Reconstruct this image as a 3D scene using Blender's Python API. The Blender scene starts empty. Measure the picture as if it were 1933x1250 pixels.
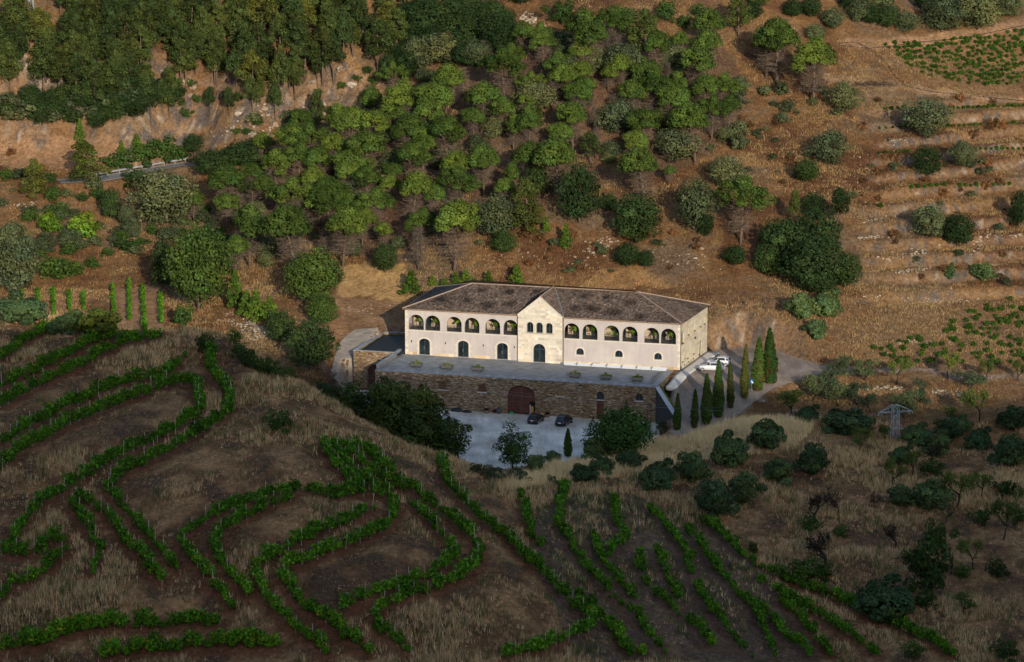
import bpy, math, random
import numpy as np
from mathutils import Vector, Matrix

# ------------------------------------------------------------------ camera, sky, sun
SC = bpy.context.scene
COL = SC.collection
FPX = 6000.0; PIT = math.radians(12.0); DIST = 6000 / 11.0
CH = DIST * math.sin(PIT); CY = -DIST * math.cos(PIT)
cam_d = bpy.data.cameras.new('camera'); cam = bpy.data.objects.new('camera', cam_d); COL.objects.link(cam)
cam.location = (0, CY, CH); cam.rotation_euler = (math.pi / 2 - PIT, 0, 0)
cam_d.sensor_width = 36.0; cam_d.lens = 36.0 * FPX / 1933.0
cam_d.clip_start = 1.0; cam_d.clip_end = 12000
SC.camera = cam
SUN_EL = math.radians(15.0); SUN_AZ = math.radians(14.0)      # azimuth right of the line behind the camera
world = bpy.data.worlds.new('World'); SC.world = world; world.use_nodes = True
wn = world.node_tree.nodes; wl = world.node_tree.links
bg = wn['Background']
sky = wn.new('ShaderNodeTexSky'); sky.sky_type = 'NISHITA'; sky.sun_disc = False
sky.sun_elevation = SUN_EL; sky.sun_rotation = math.radians(180) - SUN_AZ
sky.air_density = 1.0; sky.dust_density = 1.0; sky.ozone_density = 1.0
wl.new(sky.outputs[0], bg.inputs[0]); bg.inputs[1].default_value = 0.108
sd = bpy.data.lights.new('sun', 'SUN'); sun = bpy.data.objects.new('sun', sd); COL.objects.link(sun)
sd.energy = 2.6; sd.angle = math.radians(0.35); sd.color = (1.0, 0.86, 0.66)
sdir = Vector((math.sin(SUN_AZ) * math.cos(SUN_EL), -math.cos(SUN_AZ) * math.cos(SUN_EL), math.sin(SUN_EL)))
sun.rotation_euler = sdir.to_track_quat('Z', 'Y').to_euler(); sun.location = (150, -700, 300)
SC.view_settings.view_transform = 'Standard'; SC.view_settings.look = 'None'
SC.view_settings.exposure = 1.1; SC.view_settings.gamma = 1.0; SC.view_settings.use_curve_mapping = False
SC.cycles.max_bounces = 5; SC.cycles.diffuse_bounces = 2; SC.cycles.glossy_bounces = 2
SC.cycles.transmission_bounces = 3; SC.cycles.transparent_max_bounces = 4; SC.cycles.caustics_reflective = False
SC.cycles.use_denoising = True

RNG = np.random.default_rng(7); random.seed(7)

# ------------------------------------------------------------------ object helpers
def tag(o, label=None, cat=None, group=None, kind=None):
    if label: o['label'] = label
    if cat: o['category'] = cat
    if group: o['group'] = group
    if kind: o['kind'] = kind
    return o
def link(name, me, parent=None, loc=None, rotz=0.0, scale=None):
    o = bpy.data.objects.new(name, me); COL.objects.link(o)
    if parent is not None: o.parent = parent
    if loc is not None: o.location = loc
    if rotz: o.rotation_euler = (0, 0, rotz)
    if scale is not None: o.scale = scale
    return o
def empty(name, loc=(0, 0, 0), rotz=0.0, scale=None):
    o = link(name, None, None, loc, rotz, scale); o.empty_display_size = 0.3
    return o
def np_mesh(name, V, F, mat=None, col=None, smooth=False, fcol=None):
    """V (n,3), F (m,k); col per vertex (n,3)"""
    V = np.asarray(V, np.float32); F = np.asarray(F, np.int32)
    me = bpy.data.meshes.new(name); m, k = F.shape
    me.vertices.add(len(V)); me.vertices.foreach_set('co', V.ravel())
    me.loops.add(m * k); me.loops.foreach_set('vertex_index', F.ravel())
    me.polygons.add(m)
    me.polygons.foreach_set('loop_start', np.arange(0, m * k, k, dtype=np.int32))
    me.polygons.foreach_set('loop_total', np.full(m, k, np.int32))
    if smooth: me.polygons.foreach_set('use_smooth', np.ones(m, bool))
    me.update(calc_edges=True)
    if col is not None:
        a = me.color_attributes.new('tint', 'FLOAT_COLOR', 'POINT')
        c = np.ones((len(V), 4), np.float32); c[:, :3] = col
        a.data.foreach_set('color', c.ravel())
    if mat: me.materials.append(mat)
    return me
class MB:
    """collects polygons for one part"""
    def __init__(s): s.v = []; s.f = []; s.c = []; s.cur = (1, 1, 1)
    def vs(s, pts):
        i = len(s.v); s.v.extend([tuple(p) for p in pts]); s.c.extend([s.cur] * len(pts)); return i
    def poly(s, pts):
        i = s.vs(pts); s.f.append(tuple(range(i, i + len(pts)))); return s
    def box(s, x0, x1, y0, y1, z0, z1, M=None):
        p = [(x, y, z) for z in (z0, z1) for y in (y0, y1) for x in (x0, x1)]
        if M: p = [M(*q) for q in p]
        i = s.vs(p)
        for f in ((0, 2, 3, 1), (4, 5, 7, 6), (0, 1, 5, 4), (2, 6, 7, 3), (0, 4, 6, 2), (1, 3, 7, 5)):
            s.f.append(tuple(i + k for k in f))
        return s
    def tube(s, pts, rad, n=6, cap=True):
        pts = [Vector(p) for p in pts]; rings = []
        if not hasattr(rad, '__len__'): rad = [rad] * len(pts)
        for k, p in enumerate(pts):
            d = (pts[min(k + 1, len(pts) - 1)] - pts[max(k - 1, 0)])
            d = d.normalized() if d.length > 1e-6 else Vector((0, 0, 1))
            a = d.cross(Vector((0, 0, 1)) if abs(d.z) < 0.9 else Vector((1, 0, 0))).normalized(); b = d.cross(a)
            rings.append(s.vs([p + rad[k] * (math.cos(t) * a + math.sin(t) * b) for t in [2 * math.pi * j / n for j in range(n)]]))
        for k in range(len(pts) - 1):
            for j in range(n):
                s.f.append((rings[k] + j, rings[k] + (j + 1) % n, rings[k + 1] + (j + 1) % n, rings[k + 1] + j))
        if cap:
            s.f.append(tuple(rings[0] + j for j in range(n - 1, -1, -1))); s.f.append(tuple(rings[-1] + j for j in range(n)))
        return s
    def lathe(s, prof, n=12, c=(0, 0)):
        rings = [s.vs([(c[0] + r * math.cos(2 * math.pi * j / n), c[1] + r * math.sin(2 * math.pi * j / n), z) for j in range(n)]) for r, z in prof]
        for k in range(len(prof) - 1):
            for j in range(n):
                s.f.append((rings[k] + j, rings[k] + (j + 1) % n, rings[k + 1] + (j + 1) % n, rings[k + 1] + j))
        s.f.append(tuple(rings[0] + j for j in range(n - 1, -1, -1))); s.f.append(tuple(rings[-1] + j for j in range(n)))
        return s
    def loft(s, secs, cap=True):
        n = len(secs[0]); R = [s.vs(q) for q in secs]
        for k in range(len(secs) - 1):
            for j in range(n):
                s.f.append((R[k] + j, R[k] + (j + 1) % n, R[k + 1] + (j + 1) % n, R[k + 1] + j))
        if cap:
            s.f.append(tuple(R[0] + j for j in range(n - 1, -1, -1))); s.f.append(tuple(R[-1] + j for j in range(n)))
        return s
    def mesh(s, name, mat, smooth=False, col=False):
        me = bpy.data.meshes.new(name); me.from_pydata(s.v, [], s.f)
        if mat: me.materials.append(mat)
        if col:
            a = me.color_attributes.new('tint', 'FLOAT_COLOR', 'POINT')
            a.data.foreach_set('color', np.array([(*c, 1) for c in s.c], np.float32).ravel())
        if smooth: me.polygons.foreach_set('use_smooth', np.ones(len(me.polygons), bool))
        me.update(); return me
    def build(s, name, mat, parent=None, smooth=False, col=False):
        return link(name, s.mesh(name, mat, smooth, col), parent)

# ------------------------------------------------------------------ materials
MATS = {}
def nodes_of(name, rough=0.85, spec=0.2):
    m = bpy.data.materials.new(name); m.use_nodes = True; nt = m.node_tree
    b = nt.nodes['Principled BSDF']; b.inputs['Roughness'].default_value = rough
    b.inputs['Specular IOR Level'].default_value = spec
    return m, nt, b
def N(nt, t, **kw):
    n = nt.nodes.new(t)
    for k, v in kw.items(): setattr(n, k, v)
    return n
def noise(nt, scale, detail=4, rough=0.6, vec=None, dim='3D'):
    n = N(nt, 'ShaderNodeTexNoise'); n.inputs['Scale'].default_value = scale
    n.inputs['Detail'].default_value = detail; n.inputs['Roughness'].default_value = rough
    if vec is not None: nt.links.new(vec, n.inputs['Vector'])
    return n
def ramp(nt, src, stops):
    r = N(nt, 'ShaderNodeValToRGB'); nt.links.new(src, r.inputs[0])
    e = r.color_ramp.elements
    while len(e) < len(stops): e.new(0.5)
    for k, (p, c) in enumerate(stops):
        e[k].position = p; e[k].color = (*c, 1) if len(c) == 3 else c
    return r
def mix(nt, a, b, fac, mode='MIX'):
    m = N(nt, 'ShaderNodeMix'); m.data_type = 'RGBA'; m.blend_type = mode
    for s, i in ((fac, 0), (a, 6), (b, 7)):
        if hasattr(s, 'is_output'): nt.links.new(s, m.inputs[i])
        elif i == 0: m.inputs[0].default_value = s
        else: m.inputs[i].default_value = (*s, 1)
    return m.outputs[2]
def bump(nt, b, h, strength=0.5, dist=0.05):
    u = N(nt, 'ShaderNodeBump'); u.inputs['Strength'].default_value = strength; u.inputs['Distance'].default_value = dist
    nt.links.new(h, u.inputs['Height']); nt.links.new(u.outputs[0], b.inputs['Normal'])
def plain(name, c, rough=0.7, spec=0.3, var=0.15, scale=3.0, metal=0.0, bumpd=0.0):
    """plain surface with a little procedural mottling"""
    if name in MATS: return MATS[name]
    m, nt, b = nodes_of(name, rough, spec); b.inputs['Metallic'].default_value = metal
    tc = N(nt, 'ShaderNodeTexCoord')
    n = noise(nt, scale, 5, 0.65, tc.outputs['Object'])
    lo = tuple(x * (1 - var) for x in c); hi = tuple(min(1, x * (1 + var)) for x in c)
    r = ramp(nt, n.outputs[0], [(0.3, lo), (0.7, hi)])
    nt.links.new(r.outputs[0], b.inputs['Base Color'])
    if bumpd: bump(nt, b, n.outputs[0], 0.6, bumpd)
    MATS[name] = m; return m
def foliage(name, trans=0.18, rough=0.75, rnd=0.42):
    """leaf material: colour from the leaf tint, varied a little from plant to plant"""
    if name in MATS: return MATS[name]
    m, nt, b = nodes_of(name, rough, 0.08)
    at = N(nt, 'ShaderNodeAttribute', attribute_name='tint')
    oi = N(nt, 'ShaderNodeObjectInfo')
    r = ramp(nt, oi.outputs['Random'], [(0.0, (1 - rnd, 1 - rnd * 0.9, 1 - rnd)), (0.5, (1.0, 1.0, 0.95)), (1.0, (1 + rnd, 1 + rnd * 0.6, 1.0))])
    c = mix(nt, at.outputs['Color'], r.outputs[0], 1.0, 'MULTIPLY')
    nt.links.new(c, b.inputs['Base Color'])
    if trans:
        t = N(nt, 'ShaderNodeBsdfTranslucent'); nt.links.new(c, t.inputs[0])
        ms = N(nt, 'ShaderNodeMixShader'); ms.inputs[0].default_value = trans
        nt.links.new(b.outputs[0], ms.inputs[1]); nt.links.new(t.outputs[0], ms.inputs[2])
        nt.links.new(ms.outputs[0], nt.nodes['Material Output'].inputs[0])
    MATS[name] = m; return m
def weathered_stucco(c):
    m, nt, b = nodes_of('stucco', 0.95, 0.1); tc = N(nt, 'ShaderNodeTexCoord')
    mp = N(nt, 'ShaderNodeMapping'); mp.inputs['Scale'].default_value = (1.6, 1.6, 0.16); nt.links.new(tc.outputs['Object'], mp.inputs[0])
    n1 = noise(nt, 1.0, 5, 0.7, mp.outputs[0]); n2 = noise(nt, 0.35, 4, 0.6, tc.outputs['Object']); n3 = noise(nt, 9.0, 2, 0.7, tc.outputs['Object'])
    r1 = ramp(nt, n1.outputs[0], [(0.25, (0.88, 0.87, 0.86)), (0.55, (1.0,) * 3), (0.75, (1.03, 1.03, 1.02))]); r2 = ramp(nt, n2.outputs[0], [(0.35, (0.90, 0.90, 0.91)), (0.65, (1.06, 1.05, 1.03))])
    nt.links.new(mix(nt, mix(nt, c, r1.outputs[0], 1.0, 'MULTIPLY'), r2.outputs[0], 1.0, 'MULTIPLY'), b.inputs['Base Color']); bump(nt, b, n3.outputs[0], 0.4, 0.02)
    return m
def tinted(name, rough=0.85, spec=0.15, scale=8.0, var=0.25, bumpd=0.02):
    """colour carried by the pieces themselves (tint attribute), with procedural grain"""
    if name in MATS: return MATS[name]
    m, nt, b = nodes_of(name, rough, spec)
    at = N(nt, 'ShaderNodeAttribute', attribute_name='tint'); tc = N(nt, 'ShaderNodeTexCoord')
    n = noise(nt, scale, 5, 0.7, tc.outputs['Object'])
    r = ramp(nt, n.outputs[0], [(0.25, (1 - var,) * 3), (0.75, (1 + var,) * 3)])
    nt.links.new(mix(nt, at.outputs['Color'], r.outputs[0], 1.0, 'MULTIPLY'), b.inputs['Base Color'])
    if bumpd: bump(nt, b, n.outputs[0], 0.7, bumpd)
    MATS[name] = m; return m
def glass(name, c=(0.01, 0.016, 0.02), rough=0.06):
    if name in MATS: return MATS[name]
    m, nt, b = nodes_of(name, rough, 0.6)
    tc = N(nt, 'ShaderNodeTexCoord'); n = noise(nt, 0.8, 2, 0.5, tc.outputs['Object'])
    r = ramp(nt, n.outputs[0], [(0.35, tuple(x * 0.6 for x in c)), (0.7, tuple(x * 1.6 for x in c))])
    nt.links.new(r.outputs[0], b.inputs['Base Color'])
    MATS[name] = m; return m
def stone_rubble():
    if 'rubble_stone' in MATS: return MATS['rubble_stone']
    m, nt, b = nodes_of('rubble_stone', 0.9, 0.15)
    tc = N(nt, 'ShaderNodeTexCoord')
    mp = N(nt, 'ShaderNodeMapping'); mp.inputs['Scale'].default_value = (2.6, 2.6, 8.0); nt.links.new(tc.outputs['Object'], mp.inputs[0])
    v = N(nt, 'ShaderNodeTexVoronoi'); v.inputs['Scale'].default_value = 1.0; nt.links.new(mp.outputs[0], v.inputs['Vector'])
    cr = ramp(nt, v.outputs['Color'], [(0.0, (0.10, 0.07, 0.05)), (0.3, (0.19, 0.135, 0.085)), (0.55, (0.27, 0.20, 0.13)), (0.8, (0.25, 0.22, 0.18)), (1.0, (0.52, 0.46, 0.37))])
    sep = N(nt, 'ShaderNodeSeparateColor'); nt.links.new(v.outputs['Color'], sep.inputs[0]); nt.links.new(sep.outputs[0], cr.inputs[0])
    ve = N(nt, 'ShaderNodeTexVoronoi', feature='DISTANCE_TO_EDGE'); nt.links.new(mp.outputs[0], ve.inputs['Vector'])
    ed = ramp(nt, ve.outputs[0], [(0.0, (0.45,) * 3), (0.1, (1,) * 3)])
    c = mix(nt, cr.outputs[0], ed.outputs[0], 1.0, 'MULTIPLY')
    n2 = noise(nt, 0.25, 3, 0.5, tc.outputs['Object'])
    r2 = ramp(nt, n2.outputs[0], [(0.35, (0.85, 0.75, 0.65)), (0.65, (1.15, 1.1, 1.05))])
    nt.links.new(mix(nt, c, r2.outputs[0], 1.0, 'MULTIPLY'), b.inputs['Base Color'])
    bump(nt, b, ve.outputs[0], 0.9, 0.08)
    MATS['rubble_stone'] = m; return m
def paving(name, c, scale=(1.6, 3.2), joint=0.6, rough=0.7):
    if name in MATS: return MATS[name]
    m, nt, b = nodes_of(name, rough, 0.25)
    tc = N(nt, 'ShaderNodeTexCoord')
    br = N(nt, 'ShaderNodeTexBrick'); nt.links.new(tc.outputs['Object'], br.inputs['Vector'])
    br.inputs['Scale'].default_value = 1.0; br.inputs['Brick Width'].default_value = scale[0]; br.inputs['Row Height'].default_value = scale[1]
    br.inputs['Mortar Size'].default_value = 0.015
    br.inputs['Color1'].default_value = (*[x * 0.82 for x in c], 1); br.inputs['Color2'].default_value = (*[x * 1.18 for x in c], 1)
    br.inputs['Mortar'].default_value = (*[x * joint for x in c], 1)
    n = noise(nt, 0.5, 6, 0.7, tc.outputs['Object'])
    r = ramp(nt, n.outputs[0], [(0.3, (0.75,) * 3), (0.7, (1.25,) * 3)])
    nt.links.new(mix(nt, br.outputs[0], r.outputs[0], 1.0, 'MULTIPLY'), b.inputs['Base Color'])
    MATS[name] = m; return m
def gravel(name, c, var=0.5):
    if name in MATS: return MATS[name]
    m, nt, b = nodes_of(name, 0.95, 0.1)
    tc = N(nt, 'ShaderNodeTexCoord')
    n1 = noise(nt, 5.0, 5, 0.8, tc.outputs['Object']); n2 = noise(nt, 0.16, 5, 0.6, tc.outputs['Object'])
    mp = N(nt, 'ShaderNodeMapping'); mp.inputs['Rotation'].default_value = (0, 0, 0.5); mp.inputs['Scale'].default_value = (0.9, 0.12, 1)
    nt.links.new(tc.outputs['Object'], mp.inputs[0]); n3 = noise(nt, 0.8, 4, 0.6, mp.outputs[0])
    r1 = ramp(nt, n1.outputs[0], [(0.3, tuple(x * (1 - var) for x in c)), (0.7, tuple(x * (1 + var) for x in c))])
    r2 = ramp(nt, n2.outputs[0], [(0.3, (0.62, 0.60, 0.57)), (0.7, (1.22, 1.22, 1.22))])
    r3 = ramp(nt, n3.outputs[0], [(0.35, (0.80,) * 3), (0.65, (1.16,) * 3)])
    cc = mix(nt, mix(nt, r1.outputs[0], r2.outputs[0], 1.0, 'MULTIPLY'), r3.outputs[0], 1.0, 'MULTIPLY')
    nt.links.new(cc, b.inputs['Base Color']); bump(nt, b, n1.outputs[0], 0.8, 0.05)
    MATS[name] = m; return m

# ------------------------------------------------------------------ where a point of the picture lies in the valley
def prays(px, py):
    px = np.asarray(px, float); py = np.asarray(py, float)
    a = (px - 966.5) / FPX; b = -(py - 625.0) / FPX
    return np.stack([a, math.cos(PIT) + b * math.sin(PIT), -math.sin(PIT) + b * math.cos(PIT)], -1)
def onz(px, py, z):
    r = prays(px, py); t = (np.asarray(z) - CH) / r[..., 2]
    return np.array([0, CY, CH]) + r * t[..., None]
def toward(px, py, y):
    r = prays(px, py); t = (y - CY) / r[..., 1]
    return np.array([0, CY, CH]) + r * np.asarray(t)[..., None]
def proj(P):
    v = np.asarray(P, float) - np.array([0, CY, CH])
    c = v[..., 1] * math.cos(PIT) - v[..., 2] * math.sin(PIT); u = v[..., 1] * math.sin(PIT) + v[..., 2] * math.cos(PIT)
    c = np.where(c < 1, 1, c)
    return 966.5 + FPX * v[..., 0] / c, 625 - FPX * u / c
def vnoise(x, y, seed=0):
    xi = np.floor(x).astype(np.int64); yi = np.floor(y).astype(np.int64); fx = x - xi; fy = y - yi
    fx = fx * fx * (3 - 2 * fx); fy = fy * fy * (3 - 2 * fy)
    def h(i, j):
        n = (i * 374761393 + j * 668265263 + seed * 974711) & 0x7fffffff
        n = ((n ^ (n >> 13)) * 1274126177) & 0x7fffffff
        return ((n ^ (n >> 16)) & 0xffff) / 65535.0
    return (h(xi, yi) * (1 - fx) + h(xi + 1, yi) * fx) * (1 - fy) + (h(xi, yi + 1) * (1 - fx) + h(xi + 1, yi + 1) * fx) * fy
def fbm(x, y, seed=0, oct=4, gain=0.5):
    s = 0; a = 1.0; t = 0
    for k in range(oct):
        s = s + a * (vnoise(x * 2 ** k, y * 2 ** k, seed + k) - 0.5); t += a; a *= gain
    return s / t * 2
def sstep(a, b, x):
    t = np.clip((x - a) / (b - a), 0, 1); return t * t * (3 - 2 * t)
def inpoly(x, y, poly):
    ins = np.zeros(np.shape(x), bool); n = len(poly); j = n - 1
    for i in range(n):
        xi, yi = poly[i]; xj, yj = poly[j]
        c = ((yi > y) != (yj > y)) & (x < (xj - xi) * (y - yi) / ((yj - yi) if yj != yi else 1e-9) + xi)
        ins ^= c; j = i
    return ins
def segdist(x, y, pts):
    d = np.full(np.shape(x), 1e9)
    for (x0, y0), (x1, y1) in zip(pts[:-1], pts[1:]):
        dx, dy = x1 - x0, y1 - y0; L = dx * dx + dy * dy + 1e-9
        t = np.clip(((x - x0) * dx + (y - y0) * dy) / L, 0, 1)
        d = np.minimum(d, np.hypot(x - x0 - t * dx, y - y0 - t * dy))
    return d

# ------------------------------------------------------------------ building frame (local: x along the facade, y into the house)
BA = onz(765.5, 668.5, 0.0); BB = onz(1284.3, 699.0, 0.0)
BL = float(np.hypot(*(BB - BA)[:2])); BTH = math.atan2((BB - BA)[1], (BB - BA)[0])
BU = np.array([math.cos(BTH), math.sin(BTH)]); BV = np.array([-math.sin(BTH), math.cos(BTH)])
def loc2w(u, v): return BA[:2] + BU * u + BV * v
def w2loc(p): q = np.asarray(p[:2]) - BA[:2]; return float(q @ BU), float(q @ BV)
EAVE = 7.75
BRC = w2loc(onz(1335.5, 577.0, EAVE)); BLC = w2loc(onz(824.0, 543.5, EAVE))    # rear corners
# ------------------------------------------------------------------ terrain
CTRL = [(0,0,44),(250,0,44),(500,0,45),(750,0,45),(1000,0,45),(1250,0,46),(1500,0,44),(1750,0,42),(1933,0,40),
 (0,120,34),(250,120,34),(0,245,21),(150,252,20.5),(300,245,21),(0,305,16),(100,310,15.5),(120,345,14),(200,338,14),(280,324,14.3),(350,312,14.8),
 (420,250,20.5),(420,180,28),(500,150,31),(620,140,32),(690,250,22),(560,240,22.5),
 (0,420,8.5),(150,420,8.5),(280,420,8.5),(400,420,9.5),(60,500,4.8),(200,520,3.4),(300,520,4),(400,500,6),
 (40,570,2.6),(160,570,2.5),(260,560,2.6),(260,635,2.4),(100,620,2.3),(400,590,2.6),(340,640,2.2),(480,560,4.6),(520,620,2.6),(600,600,3.0),
 (500,300,17.5),(600,400,12),(680,490,8.0),(600,300,20),(800,300,21),(800,200,28),(800,450,11),(700,560,4.4),(640,560,4.6),(760,545,5),
 (1000,300,22),(1000,450,12.5),(1000,528,6.8),(850,520,6.8),(1200,300,22),(1200,450,12.5),(1200,535,6.8),(1350,300,22),(1400,150,33),(1400,450,13),(1400,575,6.2),(1500,600,5),(1480,520,8),
 (1600,150,32),(1600,300,22),(1600,450,12.5),(1600,550,6.5),(1800,150,31),(1800,300,21),(1800,450,12),(1800,550,6),(1933,150,30),(1933,300,20),(1933,450,11.5),(1933,560,5),(1200,150,34),(1000,150,34),
 (1560,625,2.8),(1700,620,3),(1900,640,2),(1570,690,0),(1650,690,-.3),(1933,705,-.3),(1700,740,-1.6),(1900,760,-2.4),(1560,750,-2.6),(1650,805,-4.2),(1850,830,-4.4),(1933,850,-4.6),
 (1500,797,-1.4),(1400,803,-1.4),(1300,830,-2.6),(1200,865,-3.9),(1100,888,-4.1),(1000,907,-3.2),(930,905,-2.2),(840,880,3),(700,858,7),(620,848,9),(560,742,10),(430,652,12.4),(200,634,12.6),(0,614,12.6),
 (300,720,11.6),(0,720,12.2),(300,850,9.0),(0,850,9.4),(600,950,6),(300,1000,4),(0,1000,4.5),(800,1000,3),(600,1120,0),(300,1120,-.5),(0,1120,0),(0,1250,-5.5),(300,1250,-6),(600,1250,-5.5),(900,1250,-6),(900,1120,-1),
 (1000,1000,0.5),(1100,1000,-1.5),(1100,950,-2.2),(1200,1000,-3),(1200,1100,-5),(1200,1250,-9),(1500,1250,-11),(1800,1250,-11),(1933,1250,-11),(1300,900,-3.4),(1500,900,-3.4),(1700,900,-4.6),(1933,900,-5.4),(1400,1000,-5),(1600,1000,-6),(1933,1000,-7),(1500,1120,-8),(1800,1120,-8.5)]
# hidden ground behind the crests and round the court
WCTRL = [(-48,-38,1.5),(-34,-48,-2),(-70,-40,2.0),(-90,-35,2.2),(-22,-62,-5.6),(-12,-72,-5.7),(-30,-60,-4),(0,-70,-5.7),(10,-60,-5.7),(-45,-56,0),(25,-62,-5.2),
         (-95,-130,8),(95,-110,-7),(-28,-8,1.6),(-26,-22,-0.4),(-31,-32,-2.6)]
cp = np.array([[*onz(a, b, c)] for a, b, c in CTRL] + [list(map(float, w)) for w in WCTRL])
def tps_fit(P, Z, lam):
    n = len(P); d = np.hypot(P[:, None, 0] - P[None, :, 0], P[:, None, 1] - P[None, :, 1])
    K = np.where(d > 0, d * d * np.log(d + 1e-12), 0) + lam * np.eye(n); Q = np.c_[np.ones(n), P]
    A = np.block([[K, Q], [Q.T, np.zeros((3, 3))]])
    return np.linalg.solve(A, np.r_[Z, 0, 0, 0])
PS = 100.0
W_ = tps_fit(cp[:, :2] / PS, cp[:, 2], 0.0008)
def tps(x, y):
    out = np.empty(x.size); xs = x.ravel() / PS; ys = y.ravel() / PS
    for s in range(0, x.size, 20000):
        a = xs[s:s + 20000, None]; b = ys[s:s + 20000, None]
        d2 = (a - cp[None, :, 0] / PS) ** 2 + (b - cp[None, :, 1] / PS) ** 2
        K = np.where(d2 > 0, 0.5 * d2 * np.log(d2 + 1e-24), 0)
        out[s:s + 20000] = K @ W_[:-3] + W_[-3] + W_[-2] * a[:, 0] + W_[-1] * b[:, 0]
    return out.reshape(x.shape)
TAN = math.tan(SUN_EL)
def ridge(x):      # crest of the unseen mountain behind the camera, shaped to shade the near slopes
    xt = x - 613 * math.tan(SUN_AZ)
    z0 = np.interp(xt, [-400, -60, -42, -24, -8, 24, 34, 46, 62, 110, 400], [0, -1.0, -2.5, -6.0, -6.5, -7.6, -14.5, -14.5, -11, -9.5, -6])
    return 613 * TAN / math.cos(SUN_AZ) + z0
def base_height(x, y):
    d = y - CY
    z = tps(np.clip(x, -112, 112), np.clip(y, CY + 352, 120))
    z = np.where(d > 640, z + (np.minimum(d, 1100) - 640) * 0.28, z)
    z = z + np.clip(np.abs(x) - 112, 0, 400) * 0.12 * sstep(430, 640, d)
    far = np.interp(d, [-1500, -500, -80, 0, 60, 120, 200, 270, 330, 352], [40, 60, 0, 74, 62, 44, 16, -8, -14, -13])
    rg = np.interp(d, [-500, -80, 0], [0, 1, 0])
    far = np.where((d > -500) & (d < 0), np.interp(d, [-500, -80, 0], [60, 0, 74]) * (1 - rg) + ridge(x) * rg, far)  # ridge(): unseen crest behind the camera, shaped to shade the near slopes
    far = np.where((d > -80) & (d < 0), 74 + (ridge(x) - 74) * (-d / 80), far)
    far = np.where((d >= -500) & (d <= -80), 60 + (ridge(x) - 60) * (d + 500) / 420, far)
    w = sstep(332, 366, d)
    return far * (1 - w) + z * w
def axis(lo, hi, step, ext, n):
    a = np.arange(lo, hi + step / 2, step); g = np.geomspace(1, 1 + ext, n)[1:] - 1
    return np.r_[(lo - g)[::-1], a, hi + g]
gx = axis(-112, 112, 0.62, 3500, 26)
gy = axis(CY + 352, 118, 0.62, 3000, 40)
gy = np.unique(np.r_[gy, np.arange(CY - 140, CY + 352, 8.0)])
GX, GY = np.meshgrid(gx, gy)
GZ = base_height(GX, GY)
def height(x, y, Z=None):
    Z = GZ if Z is None else Z
    x = np.asarray(x, float); y = np.asarray(y, float)
    i = np.clip(np.searchsorted(gx, x) - 1, 0, len(gx) - 2); j = np.clip(np.searchsorted(gy, y) - 1, 0, len(gy) - 2)
    fx = np.clip((x - gx[i]) / (gx[i + 1] - gx[i]), 0, 1); fy = np.clip((y - gy[j]) / (gy[j + 1] - gy[j]), 0, 1)
    return (Z[j, i] * (1 - fx) + Z[j, i + 1] * fx) * (1 - fy) + (Z[j + 1, i] * (1 - fx) + Z[j + 1, i + 1] * fx) * fy
TT = np.arange(352, 720, 0.4)
def ground(px, py):
    """first point of the ground that the picture shows at (px, py); arrays in, (n,3) out"""
    px = np.atleast_1d(np.asarray(px, float)); py = np.atleast_1d(np.asarray(py, float)); out = np.zeros((len(px), 3))
    for s in range(0, len(px), 400):
        r = prays(px[s:s + 400], py[s:s + 400]); r = r / r[:, 1:2]
        X = r[:, 0:1] * TT; Y = CY + np.broadcast_to(TT, X.shape); Zr = CH + r[:, 2:3] * TT
        below = Zr <= height(X, Y); k = np.where(below.any(1), below.argmax(1), len(TT) - 1); k0 = np.maximum(k - 1, 0)
        a = np.arange(len(k)); d1 = (Zr - height(X, Y))
        f = d1[a, k0] / (d1[a, k0] - d1[a, k] + 1e-9); f = np.clip(f, 0, 1)
        t = TT[k0] + f * (TT[k] - TT[k0])
        out[s:s + 400] = np.c_[r[:, 0] * t, CY + t, CH + r[:, 2] * t]
    out[:, 2] = height(out[:, 0], out[:, 1])
    return out
def G(px, py): return ground([px], [py])[0]

# pads: the levelled places
def pad(poly, zf, edge):
    global GZ
    P = np.array(poly); m = (GX > P[:, 0].min() - edge) & (GX < P[:, 0].max() + edge) & (GY > P[:, 1].min() - edge) & (GY < P[:, 1].max() + edge)
    x = GX[m]; y = GY[m]; ins = inpoly(x, y, poly); d = np.where(ins, 0, segdist(x, y, list(poly) + [poly[0]]))
    w = 1 - sstep(0, edge, d)
    GZ[m] = GZ[m] * (1 - w) + zf(x, y) * w
    PADMASK[m] = np.maximum(PADMASK[m], 1 - sstep(0, edge * 0.6, d))
PADMASK = np.zeros_like(GZ)
CZ = -5.7
DRY = [-60, -54, -50, -45, -40, -33, -13]; DRZ = [-5.6, -4.6, -3.4, -2.0, -1.0, -0.2, 0.0]
def drive_z(x, y): return np.interp(y, DRY, DRZ)
RAMP_P = [(672,619,1.9),(735,619,1.9),(733,626,1.6),(667,662,0.2),(664,700,-1.8),(650,730,-3.2),(622,715,-2.8),(638,655,-0.2),(655,630,1.3)]
rp = np.array([onz(a, b, c) for a, b, c in RAMP_P]); rc = np.linalg.lstsq(np.c_[rp[:, :2], np.ones(len(rp))], rp[:, 2], rcond=None)[0]
def ramp_z(x, y): return rc[0] * x + rc[1] * y + rc[2]
court = [tuple(loc2w(*q)) for q in ((-8.4, -3.5), (-1.2, -3.5), (-1.0, -6), (45.2, -6), (46.2, -13.6), (48.0, -22))] + [tuple(onz(a, b, CZ)[:2]) for a, b in ((1215, 835), (1120, 868), (1040, 882), (960, 895), (890, 905), (840, 890), (780, 850), (690, 800), (655, 775))]
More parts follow.
